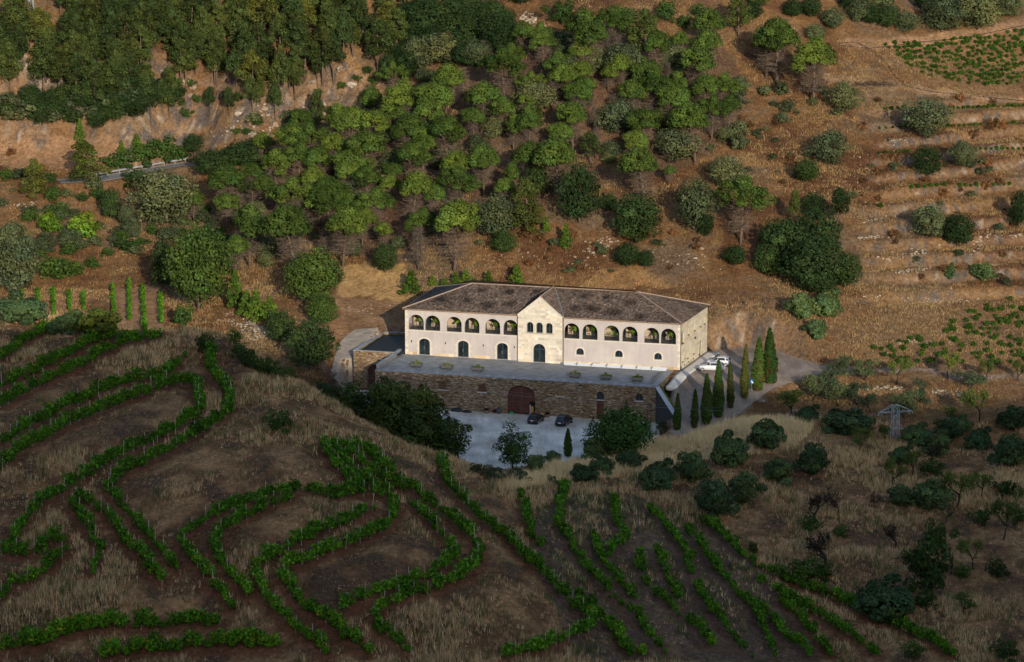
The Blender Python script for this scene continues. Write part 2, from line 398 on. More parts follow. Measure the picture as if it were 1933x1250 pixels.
house = [tuple(loc2w(*q)) for q in ((-1, -1.8), (BL + 1.5, -3.5), (BRC[0] + 1.0, BRC[1] + 1.2), (BLC[0] - 0.6, BLC[1] + 1.2))]
annex_pad = [tuple(loc2w(*q)) for q in ((-7.8, -3), (0.2, -3), (0.2, 12.2), (-7.0, 12.2))]
drive = [tuple(onz(a, b, c)[:2]) for a, b, c in ((1243,738,-1),(1285,702,-.1),(1338,664,0),(1400,655,0),(1470,664,0),(1530,682,0),(1590,700,-.1),(1515,716,-.4),(1462,730,-.7),(1425,752,-1.3),(1372,786,-2.6),(1322,812,-4.0),(1290,828,-5.0),(1262,822,-5),(1276,792,-3.8))]
pad(rp[:, :2].tolist(), ramp_z, 2.0)
pad(drive, drive_z, 2.2)
pad(annex_pad, lambda x, y: x * 0 - 0.3, 0.8)
pad(house, lambda x, y: x * 0 - 0.15, 1.2)
pad(court, lambda x, y: x * 0 + CZ - 0.12, 2.0)
roadpx = [(110, 343, 14), (186, 339, 14), (230, 331, 14.1), (270, 324, 14.3), (310, 317, 14.5), (362, 309, 14.9)]
ROAD = np.array([onz(a, b, c) for a, b, c in roadpx])
def road_z(x, y): return np.interp(x, ROAD[:, 0], ROAD[:, 2])
rdir = np.gradient(ROAD[:, :2], axis=0); rdir /= np.linalg.norm(rdir, axis=1)[:, None]; rn = np.c_[-rdir[:, 1], rdir[:, 0]]
road_poly = (ROAD[:, :2] - rn * 2.6).tolist() + (ROAD[::-1, :2] + rn[::-1] * 2.6).tolist()
pad(road_poly, road_z, 2.5)

# vine rows (traced along the terraces)
ROWS = {
 'crest': [[(0,683),(31,660),(65,640),(91,629),(145,627)],[(0,735),(47,714),(85,696),(129,676),(176,650),(215,640)],[(0,771),(41,748),(85,725),(111,714),(155,696),(186,673),(228,655),(259,647),(305,642)]],
 'upper': [[(0,846),(47,813),(85,795),(129,771),(181,751),(215,735),(259,722),(310,717),(334,694),(349,676)],
  [(0,890),(34,859),(85,831),(124,805),(181,784),(225,766),(264,751),(310,733),(357,727),(372,735),(377,771),(372,790),(344,805),(305,831),(259,849),(220,867),(181,890),(150,913),(106,938),(69,963),(37,1000),(25,1035)],
  [(403,670),(393,691),(414,725),(437,756),(429,787),(398,808),(362,831),(310,859),(259,885),(212,907),(200,932),(218,947),(243,975),(268,1003),(287,1025),(309,1050),(331,1078)]],
 'gully': [[(134,960),(162,997),(178,1019),(193,1047),(175,1085)],[(147,944),(187,963),(218,997),(243,1035),(265,1053),(287,1082),(306,1106)],[(0,1047),(25,1053),(62,1047),(100,1028),(125,1022)],[(0,1134),(25,1106),(62,1100),(94,1075),(131,1041)]],
 'bottom': [[(0,1231),(81,1222),(144,1197),(218,1188),(312,1188),(362,1178),(418,1188)],[(193,1247),(250,1234),(312,1231),(406,1225),(468,1225),(524,1228)]],
 'middle': [[(665,935),(631,947),(593,936),(550,929),(499,941),(437,963),(390,988),(343,1016),(349,1041),(374,1072),(396,1100),(421,1125),(446,1160)],
  [(550,947),(503,963),(462,982),(431,1000),(409,1016),(406,1053),(431,1088),(456,1113),(478,1131)],
  [(703,963),(668,985),(628,1003),(587,1019),(550,1038),(515,1057),(481,1078),(487,1106),(503,1135),(525,1160),(556,1191),(587,1213),(618,1240)],
  [(700,935),(737,944),(749,966),(731,1000),(696,1019),(650,1038),(612,1050),(575,1066),(550,1072),(534,1091),(547,1119),(565,1141),(600,1166),(634,1191),(665,1213),(700,1240)]],
 'dense': [[(612,852),(640,890),(668,918),(690,940)],[(628,850),(665,890),(705,925),(745,935)],[(650,850),(690,885),(730,915),(765,930)],[(672,850),(705,872),(735,895)]],
 'right loop': [[(700,866),(737,900),(774,925),(806,950),(852,985),(887,1019),(909,1047),(899,1072),(862,1100),(821,1119),(774,1131),(728,1150),(706,1169),(712,1191),(737,1206),(774,1235)],
  [(774,957),(818,997),(846,1028),(859,1053),(843,1075),(799,1097),(756,1113),(706,1128),(665,1144),(637,1160)],
  [(837,882),(843,916),(877,954),(915,991),(962,1025),(993,1063),(1012,1074),(1052,1117),(1090,1158),(1118,1174),(1118,1189),(1074,1211),(1012,1232),(950,1245)]],
 'fan': [[(990,947),(993,978),(1003,1015),(1021,1040)],[(1068,928),(1056,962),(1056,1002),(1074,1021),(1087,1049),(1102,1074),(1130,1102),(1161,1133),(1198,1164),(1223,1204),(1260,1240)],
  [(1161,953),(1164,987),(1183,1024),(1149,1055)],[(1223,968),(1254,993),(1279,1024),(1295,1055),(1307,1093),(1329,1142),(1363,1180),(1394,1217),(1416,1245)],
  [(1208,1052),(1208,1086),(1226,1117),(1254,1139),(1292,1173),(1323,1198),(1347,1229)],[(1245,1049),(1260,1093),(1279,1136)],
  [(1329,990),(1369,1018),(1394,1049),(1437,1077),(1472,1093),(1509,1111),(1549,1124),(1627,1153)],[(1391,1124),(1416,1148),(1453,1170),(1478,1201),(1509,1223),(1531,1245)],[(1472,1136),(1509,1170),(1540,1210),(1570,1245)],[(1580,1135),(1660,1175),(1760,1218),(1800,1245)],[(1120,1012),(1132,1060),(1166,1100),(1200,1138)],[(1090,1128),(1130,1168),(1168,1212),(1190,1245)],[(1292,1000),(1332,1050),(1372,1102),(1420,1152),(1440,1190),(1466,1245)],[(1150,1182),(1190,1222),(1215,1245)],[(1430,1100),(1490,1135),(1555,1172),(1620,1215),(1660,1245)]],
}
LEFTROWS = [[(41,553),(42,567)],[(71,556),(73,575)],[(100,552),(102,600)],[(130,560),(132,588)],[(157,560),(158,588)],[(212,543),(216,597)],[(243,537),(245,608)],[(269,548),(274,635)],[(303,558),(305,612)]]
def walk(px_pts, step, Zjit=0):
    """points every `step` metres along a traced row, on the ground"""
    a = np.array(px_pts, float); n = max(2, int(np.sum(np.hypot(*np.diff(a, axis=0).T)) / 4))
    s = np.r_[0, np.cumsum(np.hypot(*np.diff(a, axis=0).T))]; t = np.linspace(0, s[-1], n)
    w = ground(np.interp(t, s, a[:, 0]), np.interp(t, s, a[:, 1]))
    L = np.r_[0, np.cumsum(np.hypot(*np.diff(w[:, :2], axis=0).T))]; q = np.arange(step * 0.3, L[-1], step)
    return np.c_[np.interp(q, L, w[:, 0]), np.interp(q, L, w[:, 1])]
rowpts = {k: [walk(r, 0.7) for r in v] for k, v in ROWS.items()}
allrow = np.concatenate([p for v in rowpts.values() for p in v])
# banks stand proud between the rows
fm = (GY > CY + 352) & (GY < CY + 480) & (np.abs(GX) < 112)
RD = np.full(GZ.shape, 60.0)
xs = GX[fm]; ys = GY[fm]; rd = np.full(len(xs), 60.0)
for s in range(0, len(xs), 4000):
    d2 = (xs[s:s + 4000, None] - allrow[None, :, 0]) ** 2 + (ys[s:s + 4000, None] - allrow[None, :, 1]) ** 2
    rd[s:s + 4000] = np.sqrt(d2.min(1))
RD[fm] = rd
GZ = GZ + 0.75 * sstep(1.2, 4.5, RD) * (1 - sstep(9, 30, RD)) * fm * (1 - PADMASK)
# bench terraces on the right-hand slope and the general roughness of the ground
QX, QY = proj(np.stack([GX, GY, GZ], -1))
tw = sstep(1590, 1680, QX) * sstep(170, 200, QY) * (1 - sstep(560, 600, QY)) * (GY > CY + 490)
q = GZ / 2.0 + 0.12 * fbm(GX * 0.05, GY * 0.05, 5); fr = q - np.floor(q)
GZ = GZ + tw * 2.0 * 1.0 * (sstep(0.74, 1.0, fr) - fr + 0.2)
rough = (1 - PADMASK) * (np.abs(GX) < 400)
GZ = GZ + rough * (0.55 * fbm(GX * 0.11, GY * 0.11, 1, 4) + 0.10 * fbm(GX * 0.9, GY * 0.9, 9, 3))
CLP = [(560,140),(620,105),(740,150),(735,185),(690,240),(560,245),(500,220),(330,250),(330,160),(400,170)]
cl = (inpoly(QX, QY, CLP) & (GY > CY + 480)) * sstep(0, 28, segdist(QX, QY, CLP + [CLP[0]]))
GZ = GZ + cl * (4.5 * np.abs(fbm(GX * 0.13 + 3 + GZ * .07, GY * 0.16, 21, 4)) + 2.4 * np.abs(fbm(GX * 0.4 - GZ * .25, GY * 0.4, 23, 3)))
cl2 = inpoly(QX, QY, [(1340,580),(1500,560),(1560,640),(1540,690),(1500,670),(1340,655)]) & (GY > CY + 490)
GZ = GZ + cl2 * (1 - PADMASK) * (1.9 * np.abs(fbm(GX * 0.45, GY * 0.3, 31, 4)))

# colour of the ground: what grows or lies there
slope = np.hypot(np.gradient(GZ, axis=0) / np.gradient(gy)[:, None], np.gradient(GZ, axis=1) / np.gradient(gx)[None, :])
QX, QY = proj(np.stack([GX, GY, GZ], -1)); back = GY > CY + 484
jx = QX + 14 * fbm(GX * 0.35, GY * 0.35, 41, 3); jy = QY + 10 * fbm(GX * 0.35, GY * 0.2, 43, 3)
n1 = fbm(GX * 0.07, GY * 0.07, 51, 4); n2 = fbm(GX * 0.3, GY * 0.3, 53, 4); n3 = fbm(GX * 0.9, GY * 0.9, 55, 2)
def C(*c): return np.array(c)[None, None, :]
def lay(A, c, w): return A * (1 - w[..., None]) + C(*c) * w[..., None]
A = np.zeros(GZ.shape + (3,)) + C(0.225, 0.130, 0.062)
A = lay(A, (0.33, 0.205, 0.09), sstep(0.0, 0.4, n2))
A = lay(A, (0.125, 0.064, 0.034), sstep(-0.05, 0.4, n1 + 0.6 * n2 + .3 * n3))
A = lay(A, (0.165, 0.125, 0.09), sstep(0.05, 0.4, -n1 + 0.4 * n3) * 0.8)
fg = (~back)
A = np.where(fg[..., None], C(0.165, 0.112, 0.075), A)
A = np.where(fg[..., None], lay(A, (0.30, 0.22, 0.14), sstep(0.0, 0.35, n2)), A)
A = np.where(fg[..., None], lay(A, (0.085, 0.066, 0.055), sstep(0.0, 0.35, -n2 + 0.5 * n3)), A)
A = np.where(fg[..., None], lay(A, (0.15, 0.082, 0.055), (1 - sstep(0.8, 1.9, RD + 0.5 * n3)) * 0.85), A)
def zone(poly, c, amt=1.0, side=None, nz=0.35):
    global A
    m = inpoly(jx, jy, poly) & (back if side == 'b' else (fg if side == 'f' else np.ones_like(back)))
    A = lay(A, c, m * amt * np.clip(1 + nz * n3 + 0.2 * n2, 0, 1))
zone([(1090,940),(1180,930),(1340,985),(1420,1060),(1560,1250),(1100,1250),(1000,1050),(1010,960)], (0.105, 0.098, 0.098), 0.7, 'f', .6)
zone([(1250,820),(1400,795),(1500,790),(1480,850),(1300,870),(1150,900),(960,930),(1000,895)], (0.50, 0.40, 0.25), 0.8, 'f')
zone([(640,505),(760,500),(790,560),(740,570),(700,560),(640,560)], (0.47, 0.31, 0.14), 0.9, 'b')
zone([(600,560),(760,565),(760,620),(640,640),(560,600)], (0.27, 0.165, 0.095), 0.9, 'b')
zone([(0,245),(150,262),(300,250),(350,180),(420,200),(380,260),(330,300),(120,320),(0,320)], (0.36, 0.22, 0.125), 0.9, 'b')
zone([(340,150),(440,185),(560,245),(690,240),(740,190),(735,150),(620,105),(560,150),(480,170)], (0.20, 0.14, 0.10), 0.9, 'b')
zone([(600,120),(660,110),(720,170),(640,160)], (0.42, 0.25, 0.12), 0.7, 'b')
zone([(205,540),(305,545),(315,640),(260,650),(225,620)], (0.40, 0.25, 0.145), 0.95, 'b', 0.2)
zone([(40,555),(170,555),(170,600),(60,600)], (0.33, 0.205, 0.125), 0.9, 'b', 0.2)
zone([(1140,505),(1200,500),(1280,540),(1080,545)], (0.42, 0.26, 0.12), 0.6, 'b')
zone([(1340,560),(1520,550),(1560,640),(1540,690),(1340,660)], (0.24, 0.15, 0.085), 0.85, 'b')
zone([(1480,560),(1933,545),(1933,870),(1620,830),(1500,790),(1480,730),(1560,690)], (0.25, 0.16, 0.085), 0.75)
zone([(1660,80),(1933,50),(1933,190),(1740,150)], (0.24, 0.15, 0.08), 0.9, 'b')
def track(pts, w, c, amt=0.9):
    global A
    d = segdist(jx, jy * 1.0, pts); A = lay(A, c, (1 - sstep(w * 0.6, w, d)) * amt * back)
track([(1933,45),(1850,62),(1750,74),(1640,86),(1590,82)], 11, (0.36, 0.23, 0.14))
track([(1560,142),(1650,160),(1750,173),(1933,190)], 7, (0.36, 0.24, 0.15))
track([(1560,695),(1650,697),(1760,704),(1933,712)], 6, (0.30, 0.24, 0.19))
track([(640,490),(600,560),(700,600),(760,612)], 9, (0.36, 0.24, 0.14), 0.5)
A = lay(A, (0.25, 0.20, 0.165), (inpoly(GX + .9 * fbm(GX * .6, GY * .6, 91, 2), GY + .9 * fbm(GX * .6, GY * .6, 92, 2), drive)) * 1.0)
A = np.where(fg[..., None], A * C(1.18, .91, .68), A * C(.88, .84, .79))
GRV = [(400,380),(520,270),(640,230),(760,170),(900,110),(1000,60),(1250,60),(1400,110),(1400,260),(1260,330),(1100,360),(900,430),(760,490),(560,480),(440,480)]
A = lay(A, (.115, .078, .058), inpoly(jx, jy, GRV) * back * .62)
rk = np.maximum(sstep(0.95, 1.5, slope + 0.5 * n2) * back, cl * sstep(-.3, .2, n2))
A = lay(A, (0.235, 0.150, 0.088), rk * 0.75)
A = lay(A, (0.105, 0.088, 0.078), rk * sstep(0.05, 0.4, n3 + n2))
A = lay(A, (0.30, 0.235, 0.175), rk * sstep(0.3, 0.5, fbm(GX * 1.0 + GZ * .4, GY * 1.0, 66, 3)))
A = np.clip(A * (1 + 0.28 * n3[..., None] + 0.18 * fbm(GX * 2.1, GY * 2.1, 61, 2)[..., None]), 0.01, 0.8)

tm, nt, b = nodes_of('hillside_ground', 0.95, 0.08)
at = N(nt, 'ShaderNodeAttribute', attribute_name='tint'); tc = N(nt, 'ShaderNodeTexCoord')
na = noise(nt, 1.6, 3, 0.75, tc.outputs['Object']); nb = noise(nt, 7.0, 2, 0.8, tc.outputs['Object'])
ra = ramp(nt, na.outputs[0], [(0.3, (0.55, 0.52, 0.5)), (0.7, (1.4, 1.42, 1.45))])
c1 = mix(nt, at.outputs['Color'], ra.outputs[0], 1.0, 'MULTIPLY')
vo = N(nt, 'ShaderNodeTexVoronoi'); vo.inputs['Scale'].default_value = 2.2; nt.links.new(tc.outputs['Object'], vo.inputs['Vector'])
rv = ramp(nt, vo.outputs['Distance'], [(0.10, (1,) * 3), (0.2, (0,) * 3)])
nm = noise(nt, 0.12, 1, 0.5, tc.outputs['Object']); rm = ramp(nt, nm.outputs[0], [(0.55, (0,) * 3), (0.68, (1,) * 3)])
fac = mix(nt, rv.outputs[0], rm.outputs[0], 1.0, 'MULTIPLY')
c2 = mix(nt, c1, (0.46, 0.40, 0.32), fac)
nt.links.new(c2, b.inputs['Base Color'])
ad = N(nt, 'ShaderNodeMath', operation='ADD'); nt.links.new(na.outputs[0], ad.inputs[0]); nt.links.new(nb.outputs[0], ad.inputs[1])
bump(nt, b, ad.outputs[0], 0.9, 0.35)
ny, nx = GZ.shape
idx = np.arange(nx * ny).reshape(ny, nx)
FQ = np.stack([idx[:-1, :-1], idx[:-1, 1:], idx[1:, 1:], idx[1:, :-1]], -1).reshape(-1, 4)
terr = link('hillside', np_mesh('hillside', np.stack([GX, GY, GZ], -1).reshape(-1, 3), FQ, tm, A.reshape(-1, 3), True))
tag(terr, 'dry terraced hillsides and valley floor', kind='structure')

def drape(name, poly, off, mat, res=0.5, zf=None):
    P = np.array(poly); x = np.arange(P[:, 0].min(), P[:, 0].max(), res); y = np.arange(P[:, 1].min(), P[:, 1].max(), res)
    X, Y = np.meshgrid(x, y); Z = (height(X, Y) if zf is None else zf(X, Y)) + off
    ins = inpoly(X + 0.0, Y + 0.0, poly); c = ins[:-1, :-1] & ins[:-1, 1:] & ins[1:, 1:] & ins[1:, :-1]
    i = np.arange(X.size).reshape(X.shape)
    F = np.stack([i[:-1, :-1][c], i[:-1, 1:][c], i[1:, 1:][c], i[1:, :-1][c]], -1)
    u, inv = np.unique(F.ravel(), return_inverse=True)
    V = np.stack([X, Y, Z], -1).reshape(-1, 3)[u]
    return tag(link(name, np_mesh(name, V, inv.reshape(-1, 4), mat, None, True)), kind='structure')
mcourt = MB().poly([(x, y, CZ) for x, y in court]); tag(mcourt.build('courtyard', gravel('court_gravel', (0.54, 0.51, 0.47), 0.3)), kind='structure')
mA = MB().poly([(*loc2w(u_, v_), CZ + .006) for u_, v_ in ((2, -13.3), (2, -17.2), (12, -16.6), (22, -17.6), (33, -17.0), (46, -17.5), (45.5, -13.3))]); tag(mA.build('wall_apron', gravel('apron_concrete', (0.50, 0.45, 0.39), 0.15)), kind='structure')
drape('car_park', drive, 0.05, gravel('car_park_gravel', (0.25, 0.20, 0.165), 0.35), 0.25)
drape('access_ramp', rp[:, :2].tolist(), 0.06, paving('ramp_paving', (0.25, 0.215, 0.18), (0.8, 0.4), 0.8), 0.16)
mr = MB()
for k in range(len(ROAD) - 1):
    a = ROAD[k]; c = ROAD[k + 1]; mr.poly([(*(a[:2] - rn[k] * 2.5), a[2] + .06), (*(c[:2] - rn[k + 1] * 2.5), c[2] + .06), (*(c[:2] + rn[k + 1] * 2.5), c[2] + .06), (*(a[:2] + rn[k] * 2.5), a[2] + .06)])
rd_o = tag(mr.build('road', gravel('asphalt', (0.17, 0.168, 0.165), 0.2)), kind='structure')
for sgn in (-2.15, 2.15):
    ml = MB()
    for k in range(len(ROAD) - 1):
        a = ROAD[k]; c = ROAD[k + 1]
        ml.poly([(*(a[:2] + rn[k] * (sgn - .09)), a[2] + .066), (*(c[:2] + rn[k + 1] * (sgn - .09)), c[2] + .066), (*(c[:2] + rn[k + 1] * (sgn + .09)), c[2] + .066), (*(a[:2] + rn[k] * (sgn + .09)), a[2] + .066)])
    ml.build('edge_line', plain('road_paint', (0.75, 0.75, 0.73), 0.7), rd_o)
# ------------------------------------------------------------------ winery
def arch_top(o, x):
    c = (o['xl'] + o['xr']) / 2; h = (o['xr'] - o['xl']) / 2
    t = max(0.0, 1 - ((x - c) / h) ** 2); return o['zs'] + (o['zt'] - o['zs']) * math.sqrt(t)
def opn(xl, xr, zb, zs, zt): return dict(xl=xl, xr=xr, zb=zb, zs=zs, zt=zt)
def arch_pts(o, n=12, g=0.0):
    c = (o['xl'] + o['xr']) / 2; h = (o['xr'] - o['xl']) / 2 + g; r = o['zt'] - o['zs'] + g
    return [(c + h * math.cos(math.pi * k / n), o['zs'] + r * math.sin(math.pi * k / n)) for k in range(n + 1)]   # right to left
def pierced_wall(mb, x0, x1, z0, ztop, ops, M, t=0.4, back=True):
    """wall in the plane y=0 (outside) to y=t, M maps (x,y,z) to the parent's space; ztop(x)"""
    xsb = {x0, x1}
    for o in ops:
        c = (o['xl'] + o['xr']) / 2; h = (o['xr'] - o['xl']) / 2
        xsb.update(c + h * math.cos(math.pi * k / 12) for k in range(13)); xsb.update((o['xl'], o['xr']))
    xsb.update(getattr(ztop, 'br', []))
    X = sorted(x for x in xsb if x0 - 1e-6 <= x <= x1 + 1e-6); X = [x for k, x in enumerate(X) if k == 0 or x - X[k - 1] > 1e-4]
    for a, b in zip(X[:-1], X[1:]):
        m = (a + b) / 2; lo = (z0, z0)
        for o in sorted([o for o in ops if o['xl'] < m < o['xr']], key=lambda o: o['zb']):
            for y in ((0, t) if back else (0,)):
                mb.poly([M(a, y, lo[0]), M(b, y, lo[1]), M(b, y, o['zb']), M(a, y, o['zb'])])
            lo = (arch_top(o, a), arch_top(o, b))
        for y in ((0, t) if back else (0,)):
            mb.poly([M(a, y, lo[0]), M(b, y, lo[1]), M(b, y, ztop(b)), M(a, y, ztop(a))])
    for o in ops:
        p = [(o['xr'], o['zb'])] + arch_pts(o) + [(o['xl'], o['zb'])]; p.append(p[0])
        for (ax, az), (bx, bz) in zip(p[:-1], p[1:]): mb.poly([M(ax, 0, az), M(bx, 0, bz), M(bx, t, bz), M(ax, t, az)])
def arch_panel(mb, o, y, M, g=0.0):
    mb.poly([M(o['xr'] + g, y, o['zb'])] + [M(x, y, z) for x, z in arch_pts(o, 12, g)] + [M(o['xl'] - g, y, o['zb'])])
def arch_ring(mb, o, w, y0, y1, M, legs=True):
    """stone surround of an opening, y0 (proud, outside) to y1"""
    inn = arch_pts(o); out = arch_pts(o, 12, w)
    if legs: inn = [(o['xr'], o['zb'])] + inn + [(o['xl'], o['zb'])]; out = [(o['xr'] + w, o['zb'])] + out + [(o['xl'] - w, o['zb'])]
    for k in range(len(inn) - 1):
        a, b, c, d = inn[k], inn[k + 1], out[k + 1], out[k]
        mb.poly([M(a[0], y0, a[1]), M(d[0], y0, d[1]), M(c[0], y0, c[1]), M(b[0], y0, b[1])])
        mb.poly([M(d[0], y0, d[1]), M(d[0], y1, d[1]), M(c[0], y1, c[1]), M(c[0], y0, c[1])])
        mb.poly([M(a[0], y0, a[1]), M(b[0], y0, b[1]), M(b[0], y1, b[1]), M(a[0], y1, a[1])])
ID = lambda x, y, z: (x, y, z)
stucco = weathered_stucco((0.395, 0.365, 0.362))
cream = plain('cream_plaster', (0.37, 0.30, 0.23), 0.95, 0.1, 0.06, 1.0)
lime = tinted('limestone', 0.9, 0.15, 3.0, 0.14, 0.01)
limec = plain('limestone_plain', (0.48, 0.445, 0.39), 0.9, 0.15, 0.12, 2.0)
dark_metal = plain('dark_metal', (0.022, 0.028, 0.032), 0.45, 0.4, 0.2)
grey_metal = plain('zinc', (0.42, 0.43, 0.44), 0.4, 0.4, 0.1, 2.0, 0.6)
pane_m = glass('dark_pane'); frame_m = plain('window_frame_paint', (0.03, 0.045, 0.055), 0.5, 0.4, 0.1)
wood_red = plain('red_brown_boards', (0.085, 0.035, 0.028), 0.75, 0.2, 0.35, 1.5)
wood_shut = plain('brown_shutter', (0.13, 0.065, 0.042), 0.75, 0.2, 0.25, 2.0)
rubble = stone_rubble()
slate = paving('slate_paving', (0.19, 0.20, 0.21), (0.9, 0.45), 0.75)
slate_cop = tinted('slate_coping', 0.65, 0.3, 4.0, 0.12, 0.0)

HB = tag(empty('winery_building', (BA[0], BA[1], 0.0), BTH), 'long pale two-storey winery with arcaded gallery, stone gable and brown tiled roof', 'building')
L = BL
# front wall
AX = [(0.61, 3.19), (3.45, 6.0), (7.15, 9.7), (10.2, 12.75), (13.75, 16.3), (16.85, 19.3), (27.15, 29.7), (30.2, 32.75), (33.85, 36.4), (36.9, 39.45), (40.55, 43.05), (43.3, 45.82)]
arches = [opn(a, b, 4.22, 5.5, 6.78) for a, b in AX]
doors = [opn(2.37, 4.23, 0.05, 2.15, 2.82), opn(9.05, 10.9, 0.05, 2.15, 2.82), opn(15.75, 17.6, 0.05, 2.15, 2.82)]
wins = [opn(29.2, 30.46, 1.6, 2.1, 2.70), opn(35.72, 36.98, 1.6, 2.1, 2.70), opn(42.25, 43.5, 1.55, 2.05, 2.65)]
GL, GR, GA = 19.43, 26.93, 10.95; GZE = 7.85; GB = -0.5
top = lambda x: EAVE
mb = MB(); pierced_wall(mb, 0, GL, 0, top, [o for o in arches if o['xr'] < 19.4] + doors, ID, 0.42)
mb.build('front_wall', stucco, HB)
mb = MB(); pierced_wall(mb, GR, L, 0, top, [o for o in arches if o['xl'] > 26] + wins, ID, 0.42)
mb.build('front_wall', stucco, HB)
# right side wall, rear and left walls
SV = Vector((BRC[0] - L, BRC[1], 0)); SLEN = SV.length; SD = SV.normalized(); SNin = Vector((-SD.y, SD.x, 0))
MS = lambda x, y, z: tuple(Vector((L, 0, 0)) + SD * x + SNin * y + Vector((0, 0, z)))
f2 = lambda f: f * SLEN
sw_hi = [opn(f2(f) - .32, f2(f) + .32, 5.0, 6.0, 6.32) for f in (.285, .515, .735, .89)]
sw_lo = [opn(f2(f) - .3, f2(f) + .3, 1.15, 2.05, 2.35) for f in (.075, .265, .50)]
s_arch = [opn(0.45, 1.75, 4.22, 5.7, 6.35)]; s_door = [opn(f2(.735) - .5, f2(.735) + .5, 0.02, 2.3, 2.75)]
mb = MB(); pierced_wall(mb, 0, SLEN, 0, top, sw_hi + sw_lo + s_arch + s_door, MS, 0.42)
mb.build('side_wall', plain('weathered_limestone', (0.45, 0.40, 0.31), 0.9, 0.12, 0.12, 0.5), HB)
mb = MB(); mb.box(min(0, BLC[0]), BRC[0] - 0.3, BRC[1] - 0.6, BRC[1] - 0.2, 0, EAVE)
mb.poly([(0, 0, 0), (0, 0, EAVE), (BLC[0], BLC[1], EAVE), (BLC[0], BLC[1], 0)])
mb.poly([(BLC[0], BLC[1], 0), (BLC[0], BLC[1], EAVE), (BRC[0], BRC[1], EAVE), (BRC[0], BRC[1], 0)])
mb.build('rear_wall', stucco, HB)
# gallery inside the arches
GY_ = 3.3
mb = MB(); mb.box(0.42, GL - .05, 0.42, GY_, 4.02, 4.18); mb.box(GR + .05, L - .42, 0.42, GY_, 4.02, 4.18); mb.build('gallery_floor', plain('gallery_tiles', (0.12, 0.10, 0.09), 0.8), HB)
mb = MB(); mb.box(0.42, L - .42, 0.42, GY_, 7.3, 7.4); mb.build('gallery_ceiling', cream, HB)
for (a, b) in ((0.42, GL - 0.02), (GR + 0.02, L - 0.42)):
    ops = [opn((q[0] + q[1]) / 2 + 0.0, (q[0] + q[1]) / 2 + 1.6, 4.2, 6.6, 6.61) for q in AX if a - 1 < q[0] < b]
    mb = MB(); pierced_wall(mb, a, b, 4.18, lambda x: 7.3, ops, lambda x, y, z: (x, y + GY_, z), 0.2, False); mb.build('gallery_wall', cream, HB)
    for o in ops:
        m2 = MB(); m2.box(o['xl'], o['xr'], GY_ + .12, GY_ + .15, 4.2, 6.62); d = m2.build('gallery_door', pane_m, HB)
        m3 = MB(); c = (o['xl'] + o['xr']) / 2
        for x in (o['xl'] + .04, c, o['xr'] - .04): m3.box(x - .04, x + .04, GY_ + .04, GY_ + .12, 4.2, 6.6)
        m3.build('frame', frame_m, d)
mb = MB(); mb.box(8, 8.2, 0.5, 12, 0, 4.0); mb.box(0.5, L - .5, 6, 6.1, 0, 7.3); mb.build('inner_wall', cream, HB)
for o in arches:
    m2 = MB(); a, b = o['xl'], o['xr']
    for k in range(int((b - a) / 0.11)): m2.box(a + .05 + k * .11, a + .075 + k * .11, .1, .125, 4.24, 5.16)
    m2.box(a, b, .08, .14, 5.16, 5.21); m2.box(a, b, .09, .13, 4.26, 4.3)
    m2.build('railing', dark_metal, HB)
    m2 = MB(); m2.box(a - .12, b + .12, -.07, .2, 4.13, 4.225); m2.build('arch_sill', limec, HB)
# string course along the gallery, plinth, cornice
for a, b in ((0, GL), (GR, L)):
    MB().box(a + (.55 if a == 0 else 0.05), b - (.55 if b == L else 0.05), -.035, 0.05, 4.02, 4.128).build('string_course', limec, HB)
    MB().box(a, b, -.16, .02, EAVE - .22, EAVE - .02).build('cornice', limec, HB)
rb = np.random.default_rng(3)
def stone_tint(base=(0.50, 0.46, 0.395), v=0.12):
    g = 1 + rb.normal() * v; w = rb.random()
    c = np.array(base) * g
    if w > .85: c = c * np.array((1.03, .97, .87))
    elif w < .15: c = c * np.array((.86, .84, .84))
    return tuple(np.clip(c, .05, .8))
def block(mbx, name, parent): pass
def put_block(x0, x1, y0, y1, z0, z1, M, parent, name='stone_block', base=(0.50, 0.46, 0.395), v=.1):
    m = MB(); m.cur = stone_tint(base, v); m.box(x0, x1, y0, y1, z0, z1, M); return m.build(name, lime, parent, False, True)
x = 0.52
while x < L - 0.6:
    w = 0.7 + rb.random() * .7
    if not (x + w > GL - .1 and x < GR + .1) and not any(x + w > d['xl'] - .3 and x < d['xr'] + .3 for d in doors): put_block(x + .01, min(x + w, L - .5) - .01, -.05, .04, 0, .46 + rb.random() * .02, ID, HB, 'plinth_block', (.50, .40, .275), .14)
    x += w
# quoins
z = 0.0; k = 0
while z < EAVE - .3:
    h = .38 + rb.random() * .14; w = (.34, .52)[k % 2]
    put_block(-.035, w, -.035, .3, z + .008, min(z + h, EAVE - .24) - .008, ID, HB, 'quoin', v=.07); put_block(L - w, L + .035, -.035, .3, z + .008, min(z + h, EAVE - .24) - .008, ID, HB, 'quoin', v=.07)
    z += h; k += 1
